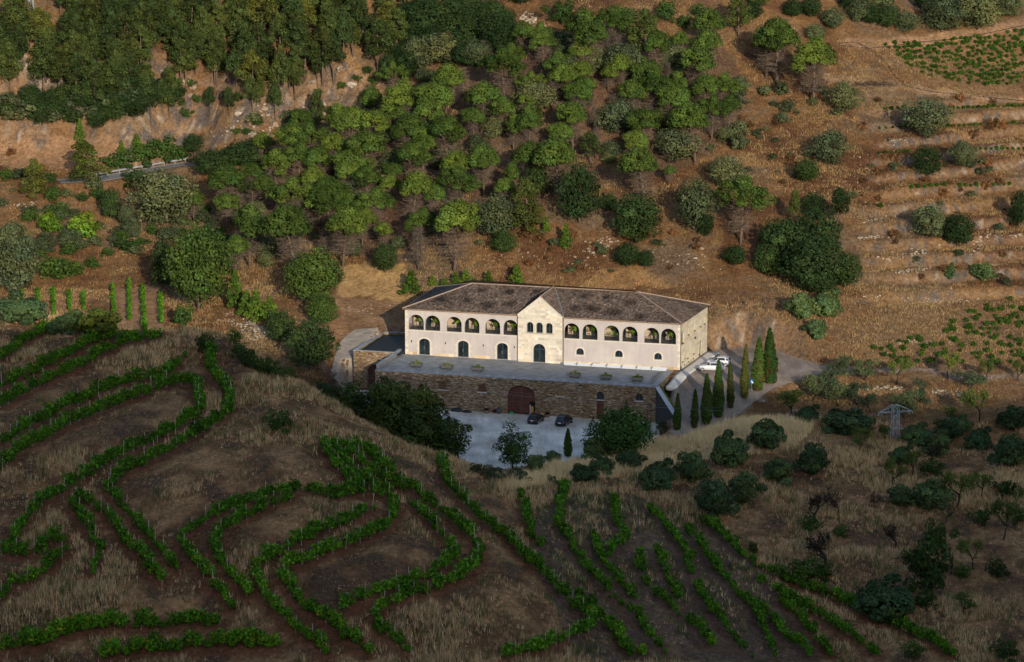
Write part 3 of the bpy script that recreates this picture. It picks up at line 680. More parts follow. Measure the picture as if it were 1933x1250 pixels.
# doors and small windows in the lower storey
def glazed(o, M, parent, y, name='door', bars=2, lintel=None):
    m = MB(); arch_panel(m, o, y, M, -0.002); d = m.build(name, pane_m, parent)
    f = MB(); arch_ring(f, dict(o, xl=o['xl'] + .07, xr=o['xr'] - .07, zt=o['zt'] - .07), .07, y - .07, y, M)
    W = o['xr'] - o['xl']
    for k in range(1, bars): xx = o['xl'] + W * k / bars; f.box(xx - .045, xx + .045, y - .06, y - .004, o['zb'], arch_top(o, xx) - .05, M)
    if lintel: f.box(o['xl'] + .05, o['xr'] - .05, y - .06, y - .004, lintel - .05, lintel + .05, M)
    f.box(o['xl'] + .05, o['xr'] - .05, y - .06, y - .004, o['zb'], o['zb'] + .1, M)
    f.build('frame', frame_m, d); return d
for o in doors:
    d = glazed(o, ID, HB, .3)
    MB().box((o['xl'] + o['xr']) / 2 - .14, (o['xl'] + o['xr']) / 2 - .1, .18, .23, .95, 1.45).build('handle', grey_metal, d)
    m = MB(); arch_ring(m, o, .27, -.05, .1, ID); m.build('door_surround', limec, HB)
    for s in (-1, 1):
        zz = .02
        for k in range(5):
            if k % 2 == 0:
                xe = o['xl'] - .27 if s < 0 else o['xr'] + .27; put_block(min(xe, xe + s * .16), max(xe, xe + s * .16), -.05, .05, zz, zz + .42, ID, HB, 'surround_block', v=.05)
            zz += .45
for o in wins:
    glazed(o, ID, HB, .25, 'window'); m = MB(); arch_ring(m, o, .24, -.05, .1, ID); m.box(o['xl'] - .24, o['xr'] + .24, -.08, .1, o['zb'] - .2, o['zb'], ID); m.build('window_surround', limec, HB)
for x in (1.1, 6.95, 13.45, 18.75): MB().box(x - .06, x + .06, -.14, 0, 2.1, 2.42).build('wall_lamp', dark_metal, HB)
# gable bay
gtop = lambda x: GZE + (GA - GZE) * (1 - abs(x - (GL + GR) / 2) / ((GR - GL) / 2)); gtop.br = [(GL + GR) / 2]
MG = lambda x, y, z: (x, y + GB, z)
gdoor = opn(22.05, 24.1, 0.02, 2.15, 3.15); gw = [opn(c - .56, c + .56, 4.95, 6.15, 6.72) for c in (21.5, 23.1, 24.75)]
m = MB(); pierced_wall(m, GL, GR, 0, gtop, [gdoor] + gw, MG, .5); m.poly([(GL, GB, 0), (GL, GB, GZE), (GL, 0, GZE), (GL, 0, 0)]); m.poly([(GR, GB, 0), (GR, GB, GZE), (GR, 0, GZE), (GR, 0, 0)])
gb = m.build('gable_wall', limec, HB)
d = glazed(gdoor, MG, HB, .35, 'main_door', 2, 2.2)
for o in gw: glazed(o, MG, HB, .42, 'gable_window', 2)
m = MB(); arch_ring(m, gdoor, .32, -.06, .1, MG); m.build('door_surround', limec, HB)
for o in gw: m = MB(); arch_ring(m, o, .16, -.04, .1, MG); m.build('window_surround', limec, HB)
for c in (22.3, 23.93):
    m = MB(); m.lathe([(.13, 4.96), (.13, 5.05), (.09, 5.1), (.085, 6.05), (.13, 6.12), (.15, 6.2)], 10, (c, GB - .06)); m.build('colonnette', limec, HB)
MB().box(20.7, 25.55, GB - .12, GB + .1, 4.83, 4.945).build('gable_sill', plain('grey_stone', (.33, .29, .24), .9), HB)
# ashlar courses of the gable bay
z = 0.0
while z < GA - .25:
    h = .34 + rb.random() * .1; x = GL + .004; k = 0
    zz = min(z + h, GA)
    while x < GR - .05:
        w = .45 + rb.random() * .75; x1 = min(x + w, GR - .004)
        if GR - x1 < .25: x1 = GR - .004
        a, b = x + .008, x1 - .008
        if zz - .008 < min(gtop(a), gtop(b)) - .12:
            hit = any(a < o['xr'] + s and b > o['xl'] - s and z < o['zt'] + s and zz > o['zb'] - (.15 if s < .3 else 0) for o, s in [(gdoor, .33)] + [(q, .17) for q in gw])
            if not hit: put_block(a, b, -.022, .03, z + .007, zz - .007, MG, gb, 'ashlar_block', (.49, .455, .395), .11)
        x = x1
    z = zz
put = None
for s, x0 in ((1, GL), (-1, GR)):
    m = MB(); c = (GL + GR) / 2
    e0 = x0 - s * .12
    m.loft([[(e0, GB - .1, GZE - .1), (e0, GB + .25, GZE - .1), (e0, GB + .25, GZE + .04), (e0, GB - .1, GZE + .04)], [(c, GB - .1, GA - .05), (c, GB + .25, GA - .05), (c, GB + .25, GA + .1), (c, GB - .1, GA + .1)]])
    m.build('gable_coping', limec, HB)
# side-wall ashlar: the big pale blocks
z = .0; swall = [o for o in HB.children if o.name.startswith('side_wall')][0]
while z < EAVE - .5:
    h = .46 + rb.random() * .12; x = .0
    while x < SLEN - .1:
        w = .8 + rb.random() * 1.0; x1 = min(x + w, SLEN)
        a, b = x + .01, x1 - .01; zz = min(z + h, EAVE - .25)
        if b - a > .15 and not any(a < o['xr'] + .05 and b > o['xl'] - .05 and z < o['zt'] + .05 and zz > o['zb'] - .12 for o in sw_hi + sw_lo + s_arch + s_door):
            put_block(a, b, -.02, .03, z + .01, zz - .01, MS, swall, 'ashlar_block', (.45, .40, .315), .08)
        x = x1
    z += h
for o in sw_hi + sw_lo + s_arch:
    glazed(o, MS, HB, .28, 'side_window', 1); m = MB(); m.box(o['xl'] - .12, o['xr'] + .12, -.1, .2, o['zb'] - .1, o['zb'], MS); m.build('window_sill', plain('dark_sill', (.09, .08, .07), .8), HB)
d = glazed(s_door[0], MS, HB, .2, 'side_door', 1); d.data.materials[0] = plain('warm_wood', (.32, .2, .11), .7)
m = MB(); arch_ring(m, s_door[0], .16, -.04, .1, MS); m.build('door_surround', limec, HB)
for x in (2.2, 4.6, 7.2, 10.6): MB().box(x - .1, x + .1, -.16, 0, .3, .5, MS).build('foot_lamp', dark_metal, HB)
MB().box(f2(.52) - .2, f2(.52) + .2, -.18, 0, 3.6, 3.95, MS).build('vent_hood', dark_metal, HB)
for (x, y) in ((GL - .1, -.1), (GR + .1, -.1), (L + .05, -.09)):
    m = MB(); m.tube([(x, y, .05), (x, y, EAVE - .25)], .055, 8); m.build('downpipe', plain('brown_pipe', (.06, .045, .04), .5), HB)

# ---- tiled roof
RZ = 10.75; OV = .38; RY = (BLC[1] + BRC[1]) / 4 + .2
R0 = (9.1, RY); R1 = (37.4, RY)
dl = Vector((BLC[0], BLC[1], 0)).normalized()
E_fl = (-OV, -OV); E_fr = (L + OV, -OV); E_br = (BRC[0] + OV, BRC[1] + OV); E_bl = (BLC[0] - OV, BLC[1] + OV)
EZ = EAVE - .02
BLOTCHES = [((5.2, 3.0), 1.3), ((9.7, 3.0), 1.5), ((13.6, 2.2), 1.8), ((11.3, 6.6), 1.2), ((16.0, 6.3), 1.3), ((17.2, 2.8), 1.4), ((28.4, 2.6), 1.5), ((31.0, 2.9), 1.6), ((35.0, 2.0), 1.9), ((39.6, 1.0), 1.6), ((29.2, 6.4), 1.0), ((32.6, 6.2), 1.1), ((36.6, 5.4), 1.3), ((20.6, 7.0), 1.0)]  # centre and radius of the dark blotches in the tile colour
def tile_plane(name, e0, e1, r1, r0, parent, base=(0.060, 0.048, 0.043), zr0=None, zr1=None, ez=None, pitch=.27):
    """e0-e1 eave (left to right), r0-r1 ridge side; half-round tile columns running up the slope, laid in courses"""
    P = [Vector((*e0, EZ if ez is None else ez)), Vector((*e1, EZ if ez is None else ez)), Vector((*r1, RZ if zr1 is None else zr1)), Vector((*r0, RZ if zr0 is None else zr0))]
    X = (P[1] - P[0]).normalized(); nrm = X.cross(P[3] - P[0]).normalized()
    if nrm.z < 0: nrm = -nrm
    Yv = nrm.cross(X); W = (P[1] - P[0]).length; uv = [((p - P[0]).dot(X), (p - P[0]).dot(Yv)) for p in P]
    H = max(uv[2][1], uv[3][1]); course = .42
    ts = []; t = 0
    while t < H:
        ts += [t, min(t + course - .001, H)]; t += course
    s = np.arange(min(u[0] for u in uv) - pitch, max(u[0] for u in uv) + pitch, pitch / 4)
    def edge(a, b, t):  # s on edge a-b at height t
        f = np.clip((t - a[1]) / ((b[1] - a[1]) if abs(b[1] - a[1]) > 1e-6 else 1e9), 0, 1); return a[0] + (b[0] - a[0]) * f
    ts = np.array(ts); rows = []; tint = []; rr = np.random.default_rng(int(abs(W) * 100))
    ncol = int(len(s) / 4) + 2; tcol = 1 + rr.normal(0, .34, (len(ts), ncol)); hue = rr.random((len(ts), ncol))
    for k, t in enumerate(ts):
        a = edge(uv[0], uv[3], t); b = edge(uv[1], uv[2], t); ss = np.clip(s, a, b)
        prof = .055 * np.abs(np.sin(np.pi * ss / pitch)) + (.035 if k % 2 == 0 else 0.0)
        p = np.array(P[0])[None] + ss[:, None] * np.array(X)[None] + t * np.array(Yv)[None] + prof[:, None] * np.array(nrm)[None]
        ci = np.clip((ss / pitch).astype(int) + 1, 0, ncol - 1); kk = k // 2
        c = np.array(base)[None] * np.clip(tcol[kk][ci], .45, 1.9)[:, None]
        c = np.where((hue[kk][ci] > .8)[:, None], c * np.array((1.25, 1.12, 1.0)), c); c = np.where((hue[kk][ci] < .12)[:, None], c * np.array((1.5, 1.5, 1.5)), c)
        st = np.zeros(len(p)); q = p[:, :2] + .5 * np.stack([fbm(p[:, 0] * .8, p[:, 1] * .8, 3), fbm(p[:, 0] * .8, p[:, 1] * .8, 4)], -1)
        for (sx, sy), r in BLOTCHES: st = np.maximum(st, 1 - sstep(.25 * r, r, np.hypot((q[:, 0] - sx) * .85, q[:, 1] - sy)))
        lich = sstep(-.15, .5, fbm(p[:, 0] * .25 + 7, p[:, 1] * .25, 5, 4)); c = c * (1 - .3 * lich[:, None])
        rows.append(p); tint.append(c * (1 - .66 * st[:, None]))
    V = np.concatenate(rows); T = np.concatenate(tint); n = len(s); i = np.arange(len(V)).reshape(len(ts), n)
    F = np.stack([i[:-1, :-1], i[:-1, 1:], i[1:, 1:], i[1:, :-1]], -1).reshape(-1, 4)
    A_ = V[F]; ar = np.linalg.norm(np.cross(A_[:, 2] - A_[:, 0], A_[:, 3] - A_[:, 1]), axis=1); F = F[ar > 1e-5]
    return link(name, np_mesh(name, V, F, tinted('clay_tiles', .9, .12, 6.0, .2, .01), T), parent)
RF = tag(empty('roof'), None); RF.parent = HB
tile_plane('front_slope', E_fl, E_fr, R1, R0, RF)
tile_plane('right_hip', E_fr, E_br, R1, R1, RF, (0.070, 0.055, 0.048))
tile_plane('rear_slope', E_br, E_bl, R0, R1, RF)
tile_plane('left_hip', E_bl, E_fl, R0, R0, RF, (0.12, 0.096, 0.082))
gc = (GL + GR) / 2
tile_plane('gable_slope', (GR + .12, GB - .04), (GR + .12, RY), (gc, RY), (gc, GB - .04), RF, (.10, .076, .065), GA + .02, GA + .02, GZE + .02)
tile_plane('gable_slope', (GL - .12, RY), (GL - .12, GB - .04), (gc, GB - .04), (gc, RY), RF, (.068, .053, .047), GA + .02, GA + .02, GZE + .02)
def cap(a, b, name='ridge_tiles', r=.13, mat=None):
    m = MB(); m.tube([a, b], r, 8); m.build(name, mat or plain('ridge_clay', (.25, .185, .15), .9, .1, .3, 4.0), RF)
cap((*R0, RZ + .06), (*R1, RZ + .06)); cap((*E_fl, EZ + .08), (*R0, RZ + .08), 'hip_tiles'); cap((*E_fr, EZ + .08), (*R1, RZ + .08), 'hip_tiles', .11)
cap((*E_bl, EZ + .08), (*R0, RZ + .08), 'hip_tiles'); cap((*E_br, EZ + .08), (*R1, RZ + .08), 'hip_tiles'); cap((gc, GB, GA + .08), (gc, RY, GA + .08))
# valley flashing beside the gable roof
def main_z(y): return EZ + (RZ - EZ) * (y + OV) / (RY + OV)
cap((GR + .22, -.3, main_z(-.3) + .12), (gc + .35, RY - .4, main_z(RY - .4) + .14), 'valley_flashing', .06, grey_metal)
MB().box(-OV, L + OV, -OV - .06, -OV + .06, EZ - .1, EZ - .01).build('gutter', plain('copper_gutter', (.20, .10, .06), .5, .4), RF)

# ------------------------------------------------------------------ stone cellar with the terrace on top
CB = tag(empty('stone_cellar', (BA[0], BA[1], 0.0), BTH), 'rubble stone cellar with slate terrace on its roof, in front of the pale winery', 'building')
TU0, TU1, TB = -1.1, 45.55, -13.3
MW = lambda x, y, z: (x, y + TB, z)
cdoor = opn(21.15, 25.75, CZ, -2.6, -1.0)
cw = [opn(9.6, 10.95, -2.45, -1.75, -1.15), opn(16.25, 17.6, -2.45, -1.75, -1.15), opn(29.3, 30.5, -2.35, -1.75, -1.2), opn(42.2, 43.45, -2.3, -1.75, -1.15)]
sdoor = opn(35.85, 37.1, CZ, -1.85, -1.2)
m = MB(); pierced_wall(m, TU0, TU1, CZ - .3, lambda x: 0.0, [cdoor, sdoor] + cw, MW, .55)
m.box(TU0, TU0 + .5, TB + .56, -.2, CZ - .3, 0); m.box(TU1 - .5, TU1, TB + .56, -3.0, CZ - .3, 0)
m.build('stone_wall', rubble, CB)
m = MB(); m.box(TU0 + .1, TU1 - .1, TB + .6, TB + .7, CZ - .2, -.1); m.build('dark_interior', plain('interior_black', (.008, .008, .008), .9), CB)
MB().box(TU0 + .06, TU1 - .06, TB + .06, GB + .45, -.22, 0.0).build('terrace_floor', slate, CB)
# double gate
dg = MB(); arch_panel(dg, cdoor, .38, MW, 0); dgo = dg.build('double_gate', wood_red, CB); cx = (cdoor['xl'] + cdoor['xr']) / 2
for k in range(20):
    xa = cdoor['xl'] + .06 + k * .226
    if xa + .2 > 24.75 and xa < 25.7: z0 = CZ + 2.1
    else: z0 = CZ + .05
    zt = min(arch_top(cdoor, xa + .01), arch_top(cdoor, xa + .2)) - .03
    mk = MB(); mk.box(xa + .008, xa + .212, .31, .375, z0, zt, MW); mk.build('board', wood_red, dgo)
mk = MB(); mk.box(24.72, 25.7, .26, .30, CZ + .02, CZ + 2.1, MW); mk.build('wicket_opening', plain('interior_black', (.008,) * 3), dgo)
mk = MB(); mk.box(24.8, 24.95, .2, .255, CZ + .02, CZ + 1.6, MW); mk.build('wicket_leaf', plain('pale_door_edge', (.4, .4, .42), .6), dgo)
mk = MB(); mk.box(25.05, 25.4, .2, .25, CZ + .1, CZ + 1.35, MW); mk.build('yellow_panel', plain('yellow_panel', (.45, .24, .03), .6), dgo)
mk = MB(); mk.box(cx - .05, cx + .05, .24, .305, CZ, cdoor['zt'] - .05, MW); mk.build('centre_post', wood_shut, dgo)
for zc in (CZ + 1.9, CZ + 2.6):
    mk = MB(); mk.box(cdoor['xl'] + .2, 24.6, .28, .305, zc, zc + .05, MW); mk.build('strap_hinge', plain('worn_iron', (.1, .06, .05), .6), dgo)
for i, o in enumerate(cw):
    if i == 3: glazed(o, MW, CB, .25, 'cellar_window', 2); w = None
    else:
        mk = MB(); arch_panel(mk, o, .36, MW); w = mk.build('shuttered_window', wood_shut if i < 2 else plain('pale_shutter', (.26, .16, .085), .75), CB)
        n = 5 if i < 2 else 2
        for k in range(n + 1):
            xx = o['xl'] + .05 + (o['xr'] - o['xl'] - .1) * k / n; mk = MB(); mk.box(xx - .02, xx + .02, .32, .355, o['zb'], arch_top(o, xx) - .02, MW); mk.build('batten', frame_m if i == 2 else wood_shut, w)
    mk = MB(); mk.box(o['xl'] - .15, o['xr'] + .15, -.12, .2, o['zb'] - .13, o['zb'], MW); mk.build('window_sill', plain('pale_sill', (.5, .5, .5), .8), CB)
mk = MB(); mk.box(sdoor['xl'], sdoor['xr'], .25, .3, CZ, CZ + 3.0, MW); sd_o = mk.build('tall_door', wood_red, CB)
for k in range(4): mk = MB(); mk.box(sdoor['xl'] + .02 + k * .31, sdoor['xl'] + .30 + k * .31, .2, .248, CZ + .04, CZ + 2.95, MW); mk.build('board', wood_red, sd_o)
mk = MB(); mk.box(sdoor['xl'], sdoor['xr'], .15, .3, CZ + 3.0, CZ + 3.14, MW); mk.build('transom', plain('pale_sill', (.5, .5, .5)), sd_o)
fo = dict(sdoor, zb=CZ + 3.14); mk = MB(); arch_panel(mk, fo, .28, MW); mk.build('fanlight', pane_m, CB)
for x in (19.2, 33.2):
    mk = MB(); mk.box(x - .22, x + .22, -.3, 0, -.55, -.3, MW); lm = mk.build('bulkhead_lamp', dark_metal, CB); mk = MB(); mk.box(x - .2, x + .2, -.28, -.02, -.64, -.555, MW); mk.build('diffuser', plain('lamp_glass', (.7, .72, .75), .3), lm)
# parapets and coping slabs
def coping(x0, x1, y0, y1, z0, z1, n, along, name='coping_slab'):
    for k in range(n):
        m = MB(); g = .86 + .28 * ((k * 7 + k // 3) % 2) + rb.normal() * .05; m.cur = (.22 * g, .235 * g, .255 * g)
        if along == 'x': m.box(x0 + (x1 - x0) * k / n + .008, x0 + (x1 - x0) * (k + 1) / n - .008, y0, y1, z0, z1)
        else: m.box(x0, x1, y0 + (y1 - y0) * k / n + .008, y0 + (y1 - y0) * (k + 1) / n - .008, z0, z1)
        m.build(name, slate_cop, CB, False, True)
coping(TU0 - .05, TU1 + .05, TB - .06, TB + .75, .004, .10, 100, 'x')
coping(TU0 + .5, TU1 - .7, TB + .76, TB + 1.9, .004, .05, 64, 'x', 'edge_slab')
MB().box(TU0, TU0 + .45, TB + .78, -.2, .0, .78).build('parapet', plain('slate_parapet', (.14, .15, .165), .8, .2, .2, 1.5), CB)
coping(TU0 - .06, TU0 + .51, TB + .78, -.15, .785, .86, 12, 'y', 'parapet_slab')
MB().box(TU1 - 1.35, TU1 - 1.1, TB + 1.9, -3.4, .0, .42).build('upstand', plain('slate_parapet', (.14, .15, .165)), CB)
coping(TU1 - 1.05, TU1 + .06, TB + .78, -3.0, .004, .14, 18, 'y', 'side_slab')
# white sloping light-well panels along the foot of the facade
for k in range(7):
    a = 27.05 + k * 2.5; m = MB(); s = .35 if k == 0 else 0
    m.loft([[(a + .03 + s, -1.25, .03), (a + 2.45, -1.25, .03), (a + 2.45, -1.25, .07), (a + .03 + s, -1.25, .07)], [(a + .03, -.2, .30), (a + 2.45, -.2, .30), (a + 2.45, -.2, .34), (a + .03, -.2, .34)]])
    m.build('light_well_panel', plain('frosted_panel', (.62, .66, .70), .25, .5, .04), CB)
    m = MB(); m.box(a - .05, a + .02, -1.2, -.25, .06, .42); m.build('panel_rib', plain('rib_grey', (.2, .22, .24), .6), CB)

# annex with its dark flat roof
AB = tag(empty('stone_annex', (BA[0], BA[1], 0.0), BTH), 'low rubble stone annex with black flat roof left of the winery', 'building')
ao = opn(-5.6, -1.4, CZ, -2.3, -1.25); MA = lambda x, y, z: (x, y - 3.3, z)
m = MB(); pierced_wall(m, -8.0, -1.1, CZ - .5, lambda x: .85, [ao], MA, .5); m.box(-8.0, -7.5, -2.78, 12.3, CZ - .5, .85); m.box(-7.48, -.05, 11.8, 12.3, -1, .85); m.build('stone_wall', rubble, AB)
MB().box(-7.45, -.05, -2.75, 11.75, .35, .5).build('flat_roof', plain('black_membrane', (.008, .011, .014), .5, .3, .3, .6), AB)
def cop2(x0, x1, y0, y1, n, al):
    for k in range(n):
        m = MB(); g = 1 + rb.normal() * .06; m.cur = (.23 * g, .245 * g, .265 * g)
        if al == 'x': m.box(x0 + (x1 - x0) * k / n + .006, x0 + (x1 - x0) * (k + 1) / n - .006, y0, y1, .855, .93)
        else: m.box(x0, x1, y0 + (y1 - y0) * k / n + .006, y0 + (y1 - y0) * (k + 1) / n - .006, .855, .93)
        m.build('coping_slab', slate_cop, AB, False, True)
cop2(-8.08, -7.3, -3.38, 12.4, 14, 'y'); cop2(-7.28, -1.0, -3.38, -2.85, 7, 'x'); cop2(-7.28, -.1, 11.75, 12.4, 6, 'x')
m = MB(); arch_panel(m, ao, .45, MA); ag = m.build('gate', wood_red, AB)
for k in range(18):
    xa = ao['xl'] + .05 + k * .23; zt = min(arch_top(ao, xa + .01), arch_top(ao, xa + .2)) - .03
    if zt > CZ: mk = MB(); mk.box(xa, xa + .21, .38, .445, CZ + .05, zt, MA); mk.build('board', wood_red, ag)

# sloping wall down the drive, with pale coping and ivy
RW = tag(empty('ramp_wall', (0, 0, 0)), 'sloping slate wall with pale coping beside the drive to the court', 'wall')
w0 = np.array([*loc2w(TU1 + .1, TB + .4), 0.05]); w1 = onz(1277, 787, -3.0)
wd = (w1 - w0); wd2 = wd[:2] / np.hypot(*wd[:2]); wn_ = np.array([-wd2[1], wd2[0]])
m = MB(); th = .35
def wp(t, s, z): q = w0 + wd * t; return (q[0] + wn_[0] * s, q[1] + wn_[1] * s, q[2] if z is None else z)
m.loft([[wp(t, -th, CZ - .3), wp(t, th, CZ - .3), wp(t, th, None), wp(t, -th, None)] for t in (0, .5, 1)]); m.build('wall_body', plain('dark_slate_wall', (.055, .05, .05), .9, .15, .55, 6.0, 0, .05), RW)
for k in range(9):
    a, b = k / 9 + .004, (k + 1) / 9 - .004; m = MB(); g = 1 + rb.normal() * .07; m.cur = (.36 * g, .38 * g, .42 * g)
    def up(p, dz): return (p[0], p[1], p[2] + dz)
    m.loft([[up(wp(t, -.42, None), .005), up(wp(t, .42, None), .005), up(wp(t, .42, None), .08), up(wp(t, -.42, None), .08)] for t in (a, b)]); m.build('coping_slab', slate_cop, RW, False, True)
# pale concrete walk beside the side wall
le = np.array([onz(*q) for q in ((1257, 729, -.7), (1285.8, 700.5, -.1), (1335, 664.5, .02))]); re = np.array([onz(*q) for q in ((1277, 731.5, -.77), (1312, 700, -.13), (1358.5, 666, .02))])
tt_ = np.linspace(0, 2, 25); LE = np.stack([np.interp(tt_, [0, 1, 2], le[:, k]) for k in (0, 1)], -1); RE = np.stack([np.interp(tt_, [0, 1, 2], re[:, k]) for k in (0, 1)], -1)
sg = np.stack([LE + (RE - LE) * f for f in np.linspace(0, 1, 5)], 1); sz_ = np.maximum(height(sg[..., 0], sg[..., 1]), drive_z(sg[..., 0], sg[..., 1])) + .15
sz_ = np.maximum(sz_, sz_.max(1, keepdims=True) - .03); V = np.concatenate([sg, sz_[..., None]], -1); i = np.arange(125).reshape(25, 5)
F = np.stack([i[:-1, :-1], i[:-1, 1:], i[1:, 1:], i[1:, :-1]], -1).reshape(-1, 4).tolist(); V = V.reshape(-1, 3).tolist()
ring = list(i[:, 0]) + list(i[-1, 1:]) + list(i[::-1, -1][1:]) + list(i[0, ::-1][1:-1]); n0 = len(V); V += [[V[k][0], V[k][1], V[k][2] - .6] for k in ring]
F += [[ring[k], ring[(k + 1) % len(ring)], n0 + (k + 1) % len(ring), n0 + k] for k in range(len(ring))]
tag(link('concrete_walk', np_mesh('concrete_walk', V, F, plain('pale_concrete', (.50, .48, .45), .85, .15, .08, 1.0))), kind='structure')
# low block wall behind the house
bw0 = onz(1337, 656, 0.1); bw1 = onz(1372, 655, .1)
BWO = tag(empty('block_wall', tuple(bw0), math.atan2(bw1[1] - bw0[1], bw1[0] - bw0[0])), 'low wall of square yellow blocks behind the winery corner', 'wall')
bl = float(np.hypot(*(bw1 - bw0)[:2]))
MB().box(0, bl, .05, .4, -.3, 1.02).build('wall_core', plain('mortar_grey', (.16, .13, .1), .95), BWO)
for r_ in range(4):
    x = -.3 * (r_ % 2)
    while x < bl:
        a, b = max(x, 0) + .02, min(x + .62, bl) - .02
        if b - a > .1: put_block(a, b, 0, .2, r_ * .26 + .015, r_ * .26 + .245, ID, BWO, 'block', (.33, .25, .15), .12)
        x += .64
# ------------------------------------------------------------------ plants: shapes
def unit(v): return v / (np.linalg.norm(v, axis=-1, keepdims=True) + 1e-9)
def leaf_quads(P, Nn, size, asp, rng, tint):
    """leaf-sized diamonds at P facing Nn"""
    n = len(P); r = rng.normal(size=(n, 3)); t = unit(np.cross(Nn, r)); b = np.cross(Nn, t)
    s = np.asarray(size)[:, None]; a = asp
    V = np.stack([P - t * s, P - b * s * a, P + t * s, P + b * s * a], 1).reshape(-1, 3)
    F = np.arange(4 * n).reshape(-1, 4); return V, F, np.repeat(tint, 4, 0)
def clump_leaves(C, R, n, rng, base, size, flat=1.0, up=0.3, jit=0.55, var=0.22, cvar=0.16, asp=0.55, inner=0.55, hub=None, hw=0.7):
    Vs, Ts, Fs, o = [], [], [], 0
    for c, r in zip(C, R):
        d = unit(rng.normal(size=(n, 3))); d[:, 2] = np.abs(d[:, 2]) * 0.3 + d[:, 2] * 0.7
        d = unit(d); rad = r * (inner + (1 - inner) * rng.random(n) ** 0.5)
        P = np.array(c) + d * rad[:, None] * np.array([1, 1, flat])
        Nn = unit(d + np.array([0, 0, up]) + jit * rng.normal(size=(n, 3)) + (0 if hub is None else hw * unit(P - np.array(hub))))
        g = (1 + cvar * rng.normal()) * (1 + var * rng.normal(size=n)); h = rng.normal() * .06
        t = np.array(base)[None] * np.clip(g, .4, 1.8)[:, None] * np.array([1 + h, 1, 1 - h])[None]
        V, F, T = leaf_quads(P, Nn, size * (0.65 + 0.7 * rng.random(n)), asp, rng, t)
        Vs.append(V); Fs.append(F + o); Ts.append(T); o += len(V)
    return np.concatenate(Vs), np.concatenate(Fs), np.concatenate(Ts)
def twigs(A, B, w, col, rng):
    """thin flat sticks A->B, two crossed blades"""
    A = np.asarray(A); B = np.asarray(B); d = unit(B - A); s = unit(np.cross(d, rng.normal(size=A.shape))) * w; q = np.cross(d, s)
    V = np.stack([A - s, A + s, B, A - q, A + q, B + q * .2], 1).reshape(-1, 3); n = len(A)
    F = np.arange(6 * n).reshape(-1, 3); return V, F, np.repeat(np.array(col)[None] * (1 + .2 * rng.normal(size=(n, 1))), 6, 0)
LEAF = foliage('leaves'); BARK = plain('bark', (0.115, 0.085, 0.068), 0.95, 0.05, 0.35, 4.0); BARKD = plain('dark_bark', (0.035, 0.028, 0.024), 0.95, 0.05, 0.3, 4.0)
TWIG = foliage('dead_twigs', 0.0, 0.95, 0.15)
def limb_tree(rng, h, spread, depth=3, r0=.16, splits=3, lean=0.0, mb=None, trunk=.35):
    mb = mb or MB(); tips = []
    def grow(p, d, ln, r, k):
        pts = [p]; rad = [r]; q = Vector(p); dd = Vector(d)
        for j in range(3):
            dd = (dd + Vector(rng.normal(0, .22, 3)) + Vector((0, 0, .08))).normalized(); q = q + dd * ln / 3; pts.append(q.copy()); rad.append(r * (1 - .14 * (j + 1)))
        mb.tube(pts, rad, 5, False)
        if k == 0: tips.append(tuple(q)); return
        for j in range(splits):
            a = rng.random() * 6.28; nd = (dd + spread * Vector((math.cos(a), math.sin(a), rng.normal() * .3))).normalized()
            grow(q, nd, ln * (.62 + .25 * rng.random()), r * .55, k - 1)
        if k < depth: tips.append(tuple(q))
    grow(Vector((0, 0, -.3)), Vector((lean, 0, 1)), h * trunk, r0, depth)
    return mb, np.array(tips)
def trunk_mesh(pts, rad, n=7, mat=None): return MB().tube(pts, rad, n).mesh('trunk', mat or BARK, True)
def stone_pine(seed):
    r = np.random.default_rng(seed); h = 10.0; lx, ly = r.normal(0, .35, 2); top = (lx, ly, 7.4)
    mb = MB(); mb.tube([(0, 0, -.6), (lx * .3, ly * .3, 2.5), (lx * .7, ly * .7, 5), top], [.24, .2, .16, .09], 7)
    C = [(lx, ly, 8.7), (lx, ly, 7.0)]; R = [1.2, 1.7]
    n = 19 + r.integers(5); ex = 1 + .14 * r.normal(); cz = 6.1
    for k in range(n):
        f = (k + .5) / n; a = 2.39996 * k + r.normal() * .3; zf = 1 - f; q = math.sqrt(max(0, 1 - zf * zf)) * (.85 + .25 * r.random())
        C.append((lx + 2.35 * q * math.cos(a) * ex, ly + 2.35 * q * math.sin(a) / ex, cz + 2.7 * zf * (.9 + .2 * r.random()) + r.normal() * .3)); R.append(.8 + .42 * r.random())
        if k % 4 == 0:
            c = C[-1]; mb.tube([(lx * .8, ly * .8, 4.0 + 1.2 * r.random()), ((lx + c[0]) / 2, (ly + c[1]) / 2, c[2] - 1.3), (c[0], c[1], c[2] - .3)], [.09, .06, .03], 5)
    V, F, T = clump_leaves(C, R, 240, r, (.060, .097, .020), .15, .95, .1, .4, .25, .2, .7, .6, (lx, ly, 6.6))
    crown = np_mesh('crown', V, F, LEAF, T)
    m = 230; z = 1.8 + 4.6 * r.random(m); a = r.random(m) * 6.283; A_ = np.c_[lx * z / 7.4, ly * z / 7.4, z]
    ln = .9 + 2.0 * r.random(m); B = A_ + np.c_[np.cos(a) * ln, np.sin(a) * ln, .35 * r.normal(size=m) + .25]
    A2 = np.repeat(A_ + (B - A_) * (.35 + .5 * r.random((m, 1))), 3, 0); B2 = A2 + r.normal(0, .42, (3 * m, 3))
    V1, F1, T1 = twigs(A_, B, .03, (.115, .090, .074), r); V2, F2, T2 = twigs(A2, B2, .022, (.125, .097, .082), r)
    dead = np_mesh('dead_branches', np.r_[V1, V2], np.r_[F1, F2 + len(V1)], TWIG, np.r_[T1, T2])
    return dict(parts=[('trunk', mb.mesh('trunk', BARK, True)), ('crown', crown), ('dead_branches', dead)], h=10.0, w=6.4)
